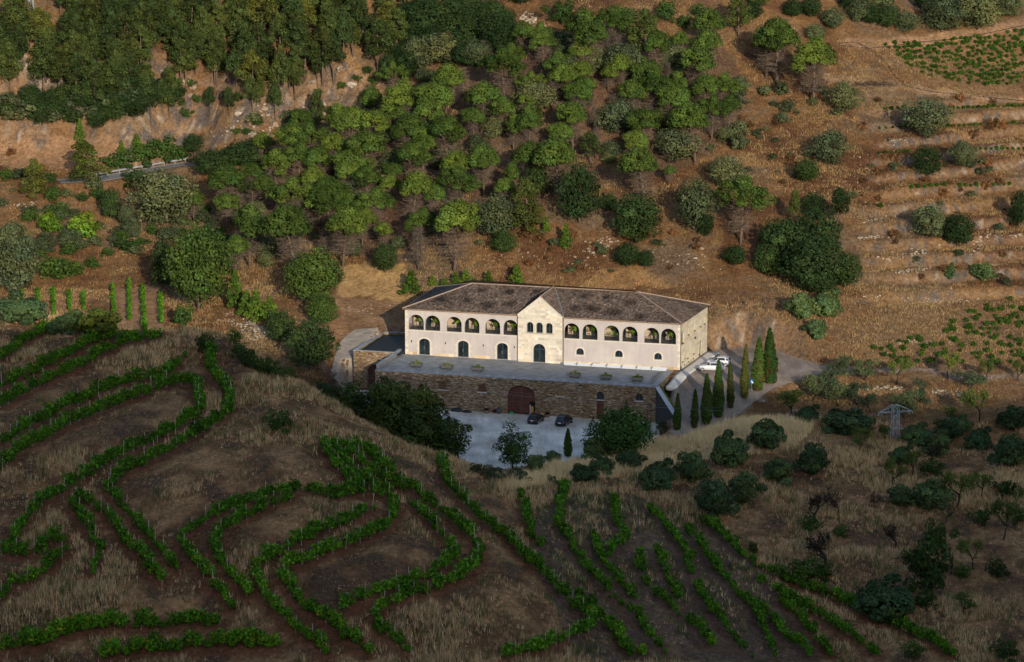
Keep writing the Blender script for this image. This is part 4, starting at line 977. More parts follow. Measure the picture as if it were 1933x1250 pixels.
def aleppo_pine(seed, low=.32, col=(.046, .068, .021)):
    r = np.random.default_rng(seed); h = 11.0; bx, by = r.normal(0, .5, 2)
    ax = lambda z: (bx * (z / h) ** 2, by * (z / h) ** 2, z)
    mb = MB(); mb.tube([(0, 0, -.6), ax(3), ax(6), ax(9), ax(10.4)], [.22, .18, .13, .07, .03], 7); C, R = [ax(10.5)], [.6]
    n = 24
    for k in range(n):
        f = (k + .5) / n; z = h * low + (10.2 - h * low) * f + r.normal() * .3; q = (2.5 * (1 - f) ** .6 + .25) * (.55 + .55 * r.random()) * (1 if f > .12 else .8)
        a = k * 2.4 + r.normal() * .4; c = ax(z); C.append((c[0] + q * math.cos(a), c[1] + q * math.sin(a), z)); R.append((.8 + .55 * r.random()) * (1.1 - .3 * f))
        if k % 2 == 0: mb.tube([ax(z - .5), (c[0] + q * .7 * math.cos(a), c[1] + q * .7 * math.sin(a), z - .15)], [.05, .02], 4)
    V, F, T = clump_leaves(C, R, 190, r, col, .17, 1.0, .0, .5, .28, .2, .65)
    return dict(parts=[('trunk', mb.mesh('trunk', BARK, True)), ('crown', np_mesh('crown', V, F, LEAF, T))], h=11.0, w=5.6)
def young_pine(seed, col=(.068, .120, .018)):
    r = np.random.default_rng(seed); C, R = [], []
    for k in range(22):
        f = k / 21; z = .5 + 3.4 * f; q = 1.05 * (1 - f) ** .7 * (.6 + .5 * r.random()); a = k * 2.4; C.append((q * math.cos(a), q * math.sin(a), z)); R.append(.5 * (1.05 - .55 * f))
    V, F, T = clump_leaves(C, R, 80, r, col, .13, .95, .05, .5, .22, .14, .7)
    return dict(parts=[('trunk', trunk_mesh([(0, 0, -.3), (0, 0, 2.5)], [.09, .04])), ('crown', np_mesh('crown', V, F, LEAF, T))], h=4.3, w=2.9)
def round_tree(seed, col, n=26, leaves=190, w=7.0, h=7.0, size=.165, zc=.52, trunk=True, irr=.14, bark=None, smin=.2, jit=.6):
    r = np.random.default_rng(seed); C, R = [], []
    for k in range(n):
        f = 1 - 2 * (k + .5) / n; th = k * 2.39996; s = math.sqrt(1 - f * f); m = 1 + irr * r.normal(); rx = w / 2 * .72 * m; rz = h * .36 * m
        z = h * zc + f * rz
        C.append((s * math.cos(th) * rx, s * math.sin(th) * rx, max(z, h * smin * .6))); R.append(w * (.155 + .075 * r.random()))
    V, F, T = clump_leaves(C, R, leaves, r, col, size, .9, .05, jit, .26, .2, .7, .55, (0, 0, h * .5))
    parts = [('crown', np_mesh('crown', V, F, LEAF, T))]
    if trunk: parts.insert(0, ('trunk', trunk_mesh([(0, 0, -.4), (.1, .05, h * .25), (-.05, 0, h * .55)], [w * .028, w * .024, w * .012], 6, bark)))
    return dict(parts=parts, h=h, w=w)
def shrub(seed, col, h=2.0, w=2.4, size=.1, leaves=85, n=13): return round_tree(seed, col, n, leaves, w, h, size, .48, False, .3, None, .1)
def olive(seed, col=(.056, .080, .044), sparse=False):
    r = np.random.default_rng(seed); mb, tips = limb_tree(r, 4.0, .75, 2, .16, 3, r.normal() * .15, None, .34); k = 7 if sparse else 10
    C = [tuple(t) for t in tips[r.permutation(len(tips))[:k]]]; C += [(r.normal() * .7, r.normal() * .7, 2.7 + .8 * r.random()) for _ in range(2 if sparse else 5)]
    V, F, T = clump_leaves(C, (.55 + .35 * r.random(len(C))), 85 if sparse else 170, r, col, .13, .9, .3, .7, .28, .15, .4)
    return dict(parts=[('trunk', mb.mesh('trunk', BARKD, True)), ('crown', np_mesh('crown', V, F, LEAF, T))], h=4.1, w=3.6)
def almond(seed, col=(.075, .105, .028), leaves=46, depth=3):
    r = np.random.default_rng(seed); mb, tips = limb_tree(r, 4.4, .85, depth, .14, 3, r.normal() * .2, None, .30)
    parts = [('trunk', mb.mesh('trunk', BARKD, True))]
    if leaves:
        V, F, T = clump_leaves(tips, .3 + .2 * r.random(len(tips)), leaves, r, col, .10, .9, .3, .9, .3, .18, .45, .2); parts.append(('crown', np_mesh('crown', V, F, LEAF, T)))
    hh = float(tips[:, 2].max() + .3); ww = float(np.abs(tips[:, :2]).max() * 2 + .4)
    return dict(parts=parts, h=hh, w=ww)
def bare_tree(seed, col=(.035, .028, .024)):
    r = np.random.default_rng(seed); mb, tips = limb_tree(r, 4.0, .95, 3, .15, 3, r.normal() * .2, None, .28)
    A_ = np.repeat(tips, 7, 0); B = A_ + r.normal(0, .42, A_.shape) + np.array([0, 0, .15]); V, F, T = twigs(A_, B, .022, col, r)
    return dict(parts=[('trunk', mb.mesh('trunk', BARKD, True)), ('twigs', np_mesh('twigs', V, F, TWIG, T))], h=float(tips[:, 2].max() + .4), w=float(np.abs(tips[:, :2]).max() * 2 + .6))
def grey_dead(seed, col=(.105, .086, .074), h=8.0):
    r = np.random.default_rng(seed); mb = MB(); mb.tube([(0, 0, -.5), (.1, 0, h * .5), (.2, .1, h * .97)], [.18, .12, .03], 6); m = 190
    z = h * (.15 + .8 * r.random(m)); a = r.random(m) * 6.283; A_ = np.c_[z * .02, z * 0, z]; ln = (.5 + 1.9 * r.random(m)) * (1.15 - .7 * z / h)
    B = A_ + np.c_[np.cos(a) * ln, np.sin(a) * ln, .5 * ln + .3 * r.normal(size=m)]; A2 = np.repeat(A_ + (B - A_) * (.3 + .6 * r.random((m, 1))), 4, 0); B2 = A2 + r.normal(0, .4, (4 * m, 3))
    V1, F1, T1 = twigs(A_, B, .035, col, r); V2, F2, T2 = twigs(A2, B2, .025, col, r)
    return dict(parts=[('trunk', mb.mesh('trunk', BARK, True)), ('twigs', np_mesh('twigs', np.r_[V1, V2], np.r_[F1, F2 + len(V1)], TWIG, np.r_[T1, T2]))], h=h, w=4.6)
def cypress(seed, col=(.036, .075, .016), w=1.0):
    r = np.random.default_rng(seed); h = 8.0; n = 2600; f = r.random(n) ** .85; a = r.random(n) * 6.283
    def rad(f): return .62 * w * np.minimum(1, .72 + .28 * (f / .28)) * np.clip((1 - f) / .72, 0, 1) ** .62 * np.minimum(1, (f / .02 + .3))
    bulge = 1 + .34 * fbm(np.c_[a * 1.3][:, 0], f * 14, seed, 2)
    R = rad(f) * bulge; P = np.c_[R * np.cos(a), R * np.sin(a), f * h + .15]; Nn = unit(np.c_[np.cos(a), np.sin(a), .35 * np.ones(n)] + .45 * r.normal(size=(n, 3)))
    V, F, T = leaf_quads(P, Nn, .10 + .10 * r.random(n), .55, r, np.where((fbm(a * 1.1 + seed, f * 7, seed + 3, 2) > .38)[:, None], np.array([[.075, .062, .022]]), np.array(col)[None]) * np.clip(1 + .28 * r.normal(size=(n, 1)), .4, 1.8))
    m = MB(); m.cur = tuple(x * .8 for x in col); m.lathe([(max(.02, float(rad(np.array(q)) * .86)), .15 + q * h) for q in (0.0, .05, .15, .3, .5, .7, .85, .95, .99)], 9)
    fc = [tuple(g) for g in m.f if len(g) == 4]; Vc = np.array(m.v); Tc = np.tile(np.array(col) * .8, (len(Vc), 1))
    return dict(parts=[('trunk', trunk_mesh([(0, 0, -.4), (0, 0, .8)], [.14, .11])), ('crown', np_mesh('crown', np.r_[V, Vc], np.r_[F, np.array(fc) + len(V)], LEAF, np.r_[T, Tc]))], h=8.2, w=1.25 * w)
def vine_np(seed, bush=False):
    r = np.random.default_rng(seed); n = 150
    d = unit(r.normal(size=(n, 3))); P = d * (.45 + .55 * r.random((n, 1))) * np.array([[.62, .42, .50]]) + np.array([0, 0, .85])
    if bush: P = d * (.5 + .5 * r.random((n, 1))) * np.array([[.6, .6, .45]]) + np.array([0, 0, .5])
    k = 34; sh = r.random((k, 1)); P[:k] = np.c_[r.normal(0, .3, k), r.normal(0, .2, k), 1.05 + .4 * r.random(k) - (.4 if bush else 0)]
    Nn = unit(d + np.array([0, 0, .5]) + .7 * r.normal(size=(n, 3))); g = np.clip(1 + .3 * r.normal(size=(n, 1)), .45, 1.9)
    t = np.array([[.040, .098, .012]] if bush else [[.075, .195, .016]]) * g; y = r.random(n) < .012; t[y] = np.array([.24, .19, .02]); y2 = r.random(n) < .2; t[y2] *= np.array([1.5, 1.3, 1.0])
    V, F, T = leaf_quads(P, Nn, .10 + .08 * r.random(n), .8, r, t)
    V1, F1, T1 = twigs(np.array([[0, 0, -.15], [0.02, 0, -.15]]), np.array([[.05, 0, .7], [-.2, .05, .75]]), .05, (.05, .038, .03), r)
    F1q = np.c_[F1, F1[:, 2]]
    return V, F, T
PR = {}
PR['stone_pine'] = [stone_pine(s) for s in (11, 12, 13, 14)]
PR['aleppo_pine'] = [aleppo_pine(s, .4) for s in (21, 22, 23)] + [aleppo_pine(24, .5, (.034, .056, .020)), aleppo_pine(25, .3), aleppo_pine(29, .45, (.064, .078, .021))]
PR['dark_pine'] = [round_tree(s, (.040, .066, .019), 38, 150, 6.0, 8.5, .19, .56, True, .24) for s in (26, 27, 28)]
PR['ball_pine'] = [round_tree(s, (.056, .092, .020), 40, 190, 7.5, 7.2, .16, .60, True, .16) for s in (33, 34)]
PR['bushy_pine'] = [aleppo_pine(28, .12, (.070, .084, .020)), aleppo_pine(30, .16, (.075, .098, .020))]
PR['gold_bush'] = [shrub(59, (.068, .092, .018), 2.4, 2.6, .12, 150, 18)]
PR['young_pine'] = [young_pine(s) for s in (31, 32)]
PR['holm_oak'] = [round_tree(s, (.070, .090, .046), irr=.2) for s in (41, 42, 43)]
PR['green_oak'] = [round_tree(s, (.026, .048, .016)) for s in (44, 45)]
PR['grey_shrub'] = [shrub(s, (.066, .085, .045)) for s in (51, 52)]
PR['green_shrub'] = [shrub(s, (.034, .070, .017)) for s in (53, 54)]
PR['bright_bush'] = [shrub(s, (.11, .19, .02), 2.4, 2.6, .13) for s in (55, 56)]
PR['rust_brush'] = [shrub(s, (.12, .062, .03), 1.2, 1.8, .09, 60, 9) for s in (57, 58)]
PR['olive'] = [olive(s) for s in (61, 62, 63)]
PR['round_olive'] = [shrub(s, (.058, .098, .042), 3.2, 3.2, .13, 210, 24) for s in (64, 65, 66)]
PR['almond'] = [almond(s) for s in (71, 72)]
PR['bare_tree'] = [bare_tree(s) for s in (73, 74)]
PR['grey_dead_tree'] = [grey_dead(s) for s in (75, 76)]
PR['courtyard_tree'] = [round_tree(81, (.034, .078, .018), 46, 150, 7.0, 5.2, .15, .60, True, .2, BARKD, .5), round_tree(82, (.034, .070, .018), 34, 150, 6.0, 6.4, .15, .56, True, .42, BARKD)]
PR['cypress'] = [cypress(s) for s in (91, 92)]
PR['brown_cypress'] = [cypress(93, (.050, .062, .017))]
KIND_NAME = dict(bushy_pine='aleppo_pine', gold_bush='shrub', ball_pine='stone_pine', dark_pine='aleppo_pine', green_oak='holm_oak', grey_shrub='shrub', green_shrub='shrub', bright_bush='shrub', rust_brush='dry_shrub', round_olive='olive_tree', olive='olive_tree', almond='almond_tree', bare_tree='bare_almond_tree', courtyard_tree='broadleaf_tree', brown_cypress='cypress', grey_dead_tree='dead_tree')
CAT = dict(shrub='shrub', dry_shrub='shrub')
TREES = []        # (object, kind, px, py)
def plant(kind, loc, hh, ww, label=None, group=None, rot=None):
    var = PR[kind]; v = var[random.randrange(len(var))]; nm = KIND_NAME.get(kind, kind)
    s = ww / v['w']
    rz = random.random() * 6.283 if rot is None else rot; sc = (s, s, hh / v['h'])
    if len(v['parts']) == 1: o = link(nm, v['parts'][0][1], None, tuple(loc), rz, sc)
    else:
        o = empty(nm, tuple(loc), rz, sc)
        for pn, me in v['parts']: link(pn, me, o)
    tag(o, label, CAT.get(nm, 'tree'), group); return o
def pxm(p):       # picture pixels per metre at a point
    return FPX / ((p[1] - CY) * math.cos(PIT) - (p[2] - CH) * math.sin(PIT))
# ------------------------------------------------------------------ plants: where they stand
ORD = ['', 'first', 'second', 'third', 'fourth', 'fifth', 'sixth', 'seventh', 'eighth', 'ninth', 'tenth', 'eleventh', 'twelfth', 'thirteenth', 'fourteenth', 'fifteenth', 'sixteenth', 'seventeenth', 'eighteenth', 'nineteenth', 'twentieth']
def series(objs, base, where, group=None):
    """objs: [(object, px)]; labels by order from the left"""
    objs = sorted(objs, key=lambda t: t[1]); n = len(objs)
    for i, (o, _) in enumerate(objs):
        if n == 1: o['label'] = base + (' ' + where if where else '')
        else:
            k = i + 1; w = ('leftmost' if k == 1 else 'rightmost' if k == n else ORD[k] + ' from left' if k < len(ORD) else '%s from right' % ORD[n - i])
            o['label'] = '%s, %s %s' % (base, w, where)
            if group: o['group'] = group
def grow(kind, items, base, where, group=None, mode='box', z=None):
    """items: box = (cx, cy, w[, h]); pine = (cx, cy, w); span = (cx, top, base, w)"""
    L_ = []
    for it in items:
        if mode == 'pine': cx, cy, w = it[:3]; t = cy - .42 * w; b = t + (it[3] if len(it) > 3 else 1.68) * w; w = w * 1.2
        elif mode == 'span': cx, t, b, w = it[:4]
        else: cx, cy, w = it[:3]; h = it[3] if len(it) > 3 else w * .9; t = cy - h / 2; b = cy + h / 2
        L_.append((cx, t, b, w))
    a = np.array(L_); P = ground(a[:, 0], a[:, 2]) if z is None else onz(a[:, 0], a[:, 2], np.full(len(a), float(z)))
    out = []
    for (cx, t, b, w), p in zip(L_, P):
        s = pxm(p); o = plant(kind, p - np.array([0, 0, .05]), (b - t) / s / math.cos(PIT), w / s); out.append((o, cx)); TREES.append((cx, t, b, w))
    series(out, base, where, group); return out
# the grove of umbrella pines behind the winery, in bands from the hilltop down
SPL = 'umbrella pine over dead grey branches'
grow('stone_pine', [(842,140,58),(953,119,62),(909,176,62),(965,124,34),(920,199,34),(894,217,42)], 'umbrella pine at the upper left of the grove', 'up the slope', 'grove pines', 'pine')
grow('stone_pine', [(760,182,68),(821,178,66),(740,202,52),(772,238,68),(842,240,66),(969,233,42)], 'umbrella pine high in the grove left of centre', 'of that band', 'grove pines', 'pine')
grow('stone_pine', [(666,222,62),(713,228,58),(692,269,66),(640,269,48),(661,303,58),(692,305,38),(780,287,62)], 'umbrella pine in the left grove below the rock face', 'there', 'grove pines', 'pine')
grow('stone_pine', [(555,253,62),(589,258,58),(524,305,54),(565,292,54),(596,295,54),(478,321,40),(504,347,42),(600,329,44)], 'umbrella pine at the upper left edge of the grove', 'there', 'grove pines', 'pine')
grow('stone_pine', [(873,305,54),(914,295,60),(861,339,58),(775,347,62),(737,345,38)], 'umbrella pine in the middle of the grove above the left roof', 'there', 'grove pines', 'pine')
grow('stone_pine', [(424,334,70),(365,373,36),(455,352,34),(471,417,70),(445,461,50)], 'umbrella pine on the left flank of the grove', 'there', 'grove pines', 'pine')
grow('stone_pine', [(559,363,64),(621,358,68),(561,417,86),(634,386,48),(665,383,44),(647,414,70),(706,378,54),(724,430,34),(657,318,52)], SPL, 'in the grove front by the roof', 'grove pines', 'pine')
grow('stone_pine', [(858,407,84),(796,414,50)], 'tall umbrella pine with bare trunk just behind the left roof', 'of two', 'grove pines', 'pine')
grow('stone_pine', [(1100,52,78),(1025,75,44),(1095,90,44),(1056,116,44),(1009,287,56),(1063,287,74),(999,222,54),(1058,246,44),(1082,212,58),(1047,342,20)], 'umbrella pine above the gable', 'on that slope', 'grove pines', 'pine')
grow('stone_pine', [(1320,111,68),(1338,75,52),(1350,39,58),(1446,72,60),(1467,62,78),(1536,103,74)], 'umbrella pine high on the slope right of centre', 'up there', 'hillside pines', 'pine')
grow('stone_pine', [(1229,153,62),(1276,153,40),(1330,160,54),(1364,158,46),(1314,220,70),(1281,191,40),(1213,225,60),(1219,303,68),(1263,320,24)], 'umbrella pine on the slope above the right roof', 'there', 'hillside pines', 'pine')
grow('stone_pine', [(1398,365,76)], 'lone umbrella pine with forked bare branches above the right roof end', '', None, 'pine')
grow('ball_pine', [(375,450,586,130)], 'broad full round pine with stout trunk beside the small vineyard', '', None, 'span')
grow('ball_pine', [(594,484,578,108)], 'wide young pine on the cleared ground left of the winery', '', None, 'span')
grow('ball_pine', [(610,562,615,60)], 'small round pine in front of the wide young pine', '', None, 'span')
grow('young_pine', [(445,505,585,42),(465,545,598,42),(483,545,605,50),(510,558,608,48)], 'young pine in the row below the broad round pine', 'of it', 'row of young pines', 'span')
grow('young_pine', [(776,508,556,46),(817,518,541,20),(838,524,542,24),(860,512,540,26),(880,506,538,28),(897,523,541,18),(922,508,540,26),(975,498,545,38)], 'young pine standing right behind the roof ridge', 'of that line', 'young pines behind the roof', 'span')
# other pines
grow('aleppo_pine', [(1213,20,128,66),(1394,-10,70,50),(1115,250,312,40)], 'slender olive-green pine on the upper slope', 'there', None, 'span')
grow('bushy_pine', [(995,338,442,66)], 'pointed olive-green pine in the gap above the gable', '', None, 'span')
grow('young_pine', [(1068,420,470,30),(1031,405,440,22),(1362,440,0,0)][:2], 'little pine on the bare bank above the gable', 'of two', None, 'span')
grow('aleppo_pine', [(1587,355,442,42),(1499,358,430,28)], 'pale feathery pine behind the big dark oak', 'of two', None, 'span')
grow('bushy_pine', [(166,266,348,72)], 'bushy pine standing at the bend of the road', '', None, 'span')
grow('bushy_pine', [(65,303,375,52)], 'olive-green pine on the bank left of the road', '', None, 'span')
grow('young_pine', [(259,250,298,32),(230,262,292,16),(151,222,268,24)], 'small pine on the cut above the road', 'there', None, 'span')
grow('aleppo_pine', [(600,170,268,34),(525,85,205,38),(560,205,255,24),(320,125,222,40),(285,150,235,34),(640,205,235,24)], 'thin pine on the rock face', 'there', None, 'span')
# pine forest, upper left
fr_ = np.random.default_rng(5); FO = []
lim_x = [0, 60, 150, 260, 330, 420, 500, 560, 620, 700, 770]; lim_y = [205, 196, 226, 216, 182, 205, 186, 180, 150, 156, 110]
for row, by in enumerate(range(4, 236, 25)):
    for k in range(-1, 19):
        x = k * 46 + (row % 2) * 23 + fr_.normal() * 14; y = by + fr_.normal() * 10
        if x > 775 or y > np.interp(x, lim_x, lim_y) + fr_.normal() * 8 or (x < 110 and 15 < y < 75): continue
        FO.append((x, y))
P = ground([f[0] for f in FO], [f[1] for f in FO])
for (x, y), p in zip(FO, P):
    s = pxm(p); hpx = (74 + 46 * fr_.random()); plant('aleppo_pine', p, hpx / s, (40 + 20 * fr_.random()) / s, 'olive-green pine in the dense forest of the upper left', 'pines of the upper left forest')
def filler(kind, poly, n, gap, wpx, asp, lab, grp, seed, mode='pine'):
    rr = np.random.default_rng(seed); a = np.array(poly); pts = []; tries = 0
    while len(pts) < n and tries < 4000:
        tries += 1; x = a[:, 0].min() + np.ptp(a[:, 0]) * rr.random(); y = a[:, 1].min() + np.ptp(a[:, 1]) * rr.random()
        if not inpoly(np.array([x]), np.array([y]), poly)[0]: continue
        if any(abs(x - t[0]) < gap and abs(y - t[2]) < gap * .55 for t in TREES) or any(abs(x - q[0]) < gap and abs(y - q[1]) < gap * .55 for q in pts): continue
        pts.append((x, y))
    for (x, y), p in zip(pts, ground([q[0] for q in pts], [q[1] for q in pts])):
        s_ = pxm(p); w = wpx * (.75 + .5 * rr.random()); plant(kind, p, w * asp * (.85 + .3 * rr.random()) / s_, w / s_, lab, grp); TREES.append((x, y - w, y, w))
GROVE = [(400,380),(520,270),(640,230),(760,170),(900,120),(1000,100),(1250,90),(1400,110),(1400,260),(1260,330),(1100,360),(900,430),(760,500),(560,490),(440,500)]
filler('stone_pine', GROVE, 44, 26, 54, 1.5, 'umbrella pine half hidden among its neighbours in the grove', 'pines filling the grove', 91)
filler('grey_dead_tree', GROVE, 44, 17, 42, 1.1, 'dead grey pine standing among the green caps of the grove', 'dead pines of the grove', 92)
filler('holm_oak', GROVE, 40, 16, 38, .85, 'low oak half hidden between pine trunks in the grove', 'undergrowth oaks of the grove', 93)
filler('green_oak', [(0,180),(320,180),(330,215),(240,248),(0,248)], 20, 24, 50, .8, 'dark shrubby oak along the forest foot', 'forest foot oaks', 94)
filler('green_oak', [(735,-10),(1010,-10),(985,110),(860,140),(740,130)], 26, 18, 54, .9, 'dark evergreen oak packed into the gully at the top', 'packed gully oaks', 95)
filler('grey_shrub', [(0,330),(120,350),(300,350),(430,430),(300,500),(0,470)], 30, 16, 30, .7, 'grey-green scrub on the slope below the road', 'scrub below the road', 96)
filler('green_shrub', [(0,330),(120,350),(300,350),(430,430),(300,540),(0,520)], 22, 16, 26, .75, 'dark green scrub on the slope below the road', 'green scrub below the road', 97)
filler('green_shrub', [(330,150),(440,180),(560,200),(700,120),(740,150),(690,240),(400,270),(330,230)], 22, 18, 18, .8, 'small green shrub rooted on the upper left cliff', 'cliff shrubs', 98)
filler('aleppo_pine', [(330,170),(440,190),(560,170),(620,140),(700,140),(690,200),(560,230),(400,230)], 9, 30, 26, 2.6, 'lone thin pine on the upper left cliff', 'cliff pines', 99)
filler('green_oak', [(1400,0),(1933,0),(1933,30),(1700,60),(1500,50),(1400,60)], 14, 24, 44, .85, 'dark oak on the skyline above the upper track', 'skyline oaks', 101)
grow('grey_dead_tree', [(430,388,84,70),(478,372,60,56),(458,350,50,50),(560,470,50,50),(640,460,60,60),(790,470,60,80)], 'broad dead grey-brown pine on the left side of the grove', 'of these', 'dead pines at the grove edge')
# holm oaks and other dark evergreens
OKL = 'grey-green holm oak'
grow('holm_oak', [(840,92,95,62),(795,100,64,60),(900,100,60,50)], OKL, 'between forest and grove', None)
grow('green_oak', [(800,40,90,70),(860,35,80,60),(935,60,80,70),(770,120,50,60),(970,70,56,60),(735,130,40,60),(860,10,60,40)], 'dark evergreen oak in the gully', 'between forest and grove', 'gully oaks')
grow('holm_oak', [(1177,119,78),(1115,111,56),(1063,78,50),(1071,135,64),(1270,109,50),(1167,222,72),(1094,186,46),(1012,180,76,60),(1252,220,46),(1278,274,86,60)], OKL, 'above the winery roofs', 'oaks among the grove')
grow('holm_oak', [(739,303,50),(842,290,56),(902,272,44),(935,240,48),(737,315,44),(667,362,48),(507,466,46),(502,490,32)], 'low grey oak under the pines', 'of the left grove', 'oaks among the grove')
grow('holm_oak', [(936,407,80,86)], 'grey-green holm oak beside the pointed pine above the gable', '')
grow('green_oak', [(951,458,48,42),(1019,340,66),(1094,368,80,110),(1148,382,36),(1202,410,98,92),(1184,482,52,46),(1218,488,36,34),(727,487,50,56)], 'dark green oak on the bank behind the roof', 'there', 'bank oaks')
grow('holm_oak', [(1310,385,82,100),(1372,325,66,60)], 'tall grey-green oak left of the lone umbrella pine', 'of two')
grow('green_oak', [(1480,460,104,100),(1540,445,100,90),(1535,500,120,95),(1595,510,66,70),(1450,490,60,60),(1545,535,70,40)], 'oak of the huge dark clump above the car park', 'in it', 'great oak clump')
grow('green_oak', [(1522,322,52,46),(1535,388,48,46),(1387,482,48,40),(1333,425,32,42)], 'round green oak on the open slope', 'there')
grow('round_olive', [(1514,578,44,50),(1561,570,58,52),(1543,622,40,36)], 'rounded olive bush on the cliff edge by the car park', 'of three')
grow('holm_oak', [(1565,279,68,66),(1593,184,58,58),(1748,222,90,72),(1818,290,52,48),(1755,415,64,64)], 'dark holm oak on the terraced right slope', 'there')
grow('green_oak', [(1751,306,58,60),(1808,434,64,62),(1924,395,44,70)], 'deep green oak on the terraced right slope', 'of three')
grow('round_olive', [(1857,513,38,34),(1793,510,20,26)], 'small grey bush on the terraces at right', 'of two')
grow('holm_oak', [(1570,34,46),(1541,62,40),(1622,20,50),(1681,26,46),(1712,40,46),(1777,25,76),(1844,18,84),(1900,5,60),(1660,2,50)], 'oak along the skyline track', 'at upper right', 'oaks by the upper track')
grow('grey_shrub', [(1474,165,34),(1552,168,24),(1536,191,20),(1487,199,32),(1477,222,28),(1443,170,26),(1394,178,32),(1394,240,36),(1394,266,38),(1430,250,20)], 'grey-green shrub on the rusty slope', 'below the upper pines', 'slope shrubs')
grow('green_shrub', [(1255,20,42),(1290,40,30),(1060,20,50),(1180,30,44),(1160,45,40),(1320,20,30)], 'green shrub on the grassy top', 'above the grove', 'slope shrubs')
# left flank and valley
grow('holm_oak', [(315,370,120,104)], 'broad silvery holm oak in front of the road guardrail', '')
grow('green_oak', [(396,308,64,50),(466,290,84,50),(367,272,42,36),(209,385,46,60),(310,505,50,90),(430,300,50,40)], 'dark oak left of the grove', 'there')
grow('holm_oak', [(240,408,34,48),(252,430,34,40),(36,498,96,112),(20,450,70,60),(86,458,46,44),(48,466,44,44),(134,454,44,40)], 'silvery oak on the left slope', 'there', 'left slope oaks')
grow('bright_bush', [(94,421,44,44),(156,428,60,50)], 'bright lime-green bush on the left slope', 'of two')
grow('green_shrub', [(230,300,60,32),(270,288,64,46),(305,280,60,46),(330,286,50,32),(345,292,36,22),(215,306,40,22)], 'dark green thicket behind the guardrail', 'of the mass', 'thicket by the road')
grow('green_shrub', [(257,336,58,28),(115,398,32,34),(245,462,58,24),(103,505,74,44),(288,433,20,20),(312,438,24,22),(385,646,32,32),(444,635,28,30),(345,594,38,40),(410,450,60,36),(380,440,40,30)], 'green shrub on the left slope', 'below the road', 'left slope shrubs')
grow('round_olive', [(40,580,84,54),(134,603,52,42),(110,615,40,36)], 'dark olive bush behind the left crest', 'of three')
grow('gold_bush', [(190,608,80,52)], 'round olive-green bush behind the left crest', '')
grow('green_oak', [(588,652,92,92),(530,618,58,60)], 'dark leafy tree beside the paved ramp', 'of two')
grow('green_shrub', [(452,662,34,30),(470,676,38,34),(490,686,36,32),(508,692,34,30),(528,700,30,26),(548,704,26,24)], 'shrub in the dark hedge left of the ramp', 'of the hedge', 'hedge below the ramp')
grow('green_shrub', [(527,795,52,40)], 'lone green shrub on the dry bank of the left crest', '')
grow('grey_shrub', [(180,210,50,30),(60,200,60,40),(30,215,50,30),(100,215,50,36),(210,190,50,40),(245,175,60,50),(140,190,46,40),(20,190,50,40),(300,165,40,40)], 'shrub at the forest foot above the road cut', 'there', 'forest foot shrubs')
grow('green_oak', [(70,195,56,50),(215,205,50,52),(160,180,60,50),(255,165,60,44)], 'dark oak at the foot of the forest', 'there')
grow('grey_shrub', [(430,180,28,26),(480,222,30,24),(545,220,28,30),(700,165,20,18),(500,140,24,24)], 'small shrub clinging to the rock face', 'there')
# dark trees between the crest and the court
DT = [(614,724,868,62),(662,728,870,72),(640,748,868,56),(590,762,866,60),(728,714,875,84),(788,726,878,74),(675,745,872,60),(568,745,862,66),(610,730,868,66),(700,770,882,90),(770,770,886,110),(842,792,892,80),(810,760,888,80),(745,745,884,90)]
out = []
for cx, t, b, w in DT:
    p = toward(cx, b, -74.0 + (cx % 7)); p = np.array([p[0], p[1], height(p[0], p[1])]); _, pb = proj(p); s = pxm(p)
    o = plant('dark_pine', p, (float(pb) - t) / s, w / s); out.append((o, cx)); TREES.append((cx, t, b, w))
series(out, 'dark shaded pine left of the gravel court', 'of that clump', 'shaded pines by the court')
for k, (cx, t, y, w) in enumerate([(628, 700, -70.0, 66), (655, 740, -68.0, 50)]):
    p = toward(cx, 800, y); p = np.array([p[0], p[1], height(p[0], p[1])]); _, pb = proj(p); s = pxm(p)
    o = plant('grey_dead_tree', p, (float(pb) - t) / s, w / s, ('taller' if k == 0 else 'shorter') + ' leafless grey tree in shade by the annex gate')
out = []
for cx, t, y, w, kd in [(968, 814, -80.5, 62, 0), (1172, 784, -70.0, 122, 1)]:
    p = toward(cx, 850, y); p = np.array([p[0], p[1], height(p[0], p[1])]); _, pb = proj(p); s = pxm(p)
    v = PR['courtyard_tree']; PR['courtyard_tree'] = [v[1 - kd]]
    o = plant('courtyard_tree', p, (float(pb) - t) / s, w / s, ['open dark-leaved tree at the near edge of the gravel court', 'spreading broadleaf tree in front of the narrow cellar door'][kd]); PR['courtyard_tree'] = v
grow('round_olive', [(1126,848,52,42),(1136,878,42,38),(1185,869,48,38),(1102,893,48,34),(1045,864,30,26),(1012,874,34,30)], 'dark olive bush along the near edge of the court', 'there', 'bushes by the court')
grow('grey_shrub', [(930,892,50,28),(975,897,50,26),(900,884,30,22),(1060,915,30,20),(1250,806,24,28),(1040,905,26,18)], 'pale grey shrub along the court edge', 'there', 'bushes by the court')
grow('round_olive', [(1245,896,66,58),(1308,881,56,58),(1378,846,62,62),(1449,819,62,58),(1352,940,68,68),(1402,922,56,58),(1468,886,50,52),(1532,867,54,58)], 'round dark olive on the straw-coloured spur', 'of the eight', 'olives on the spur')
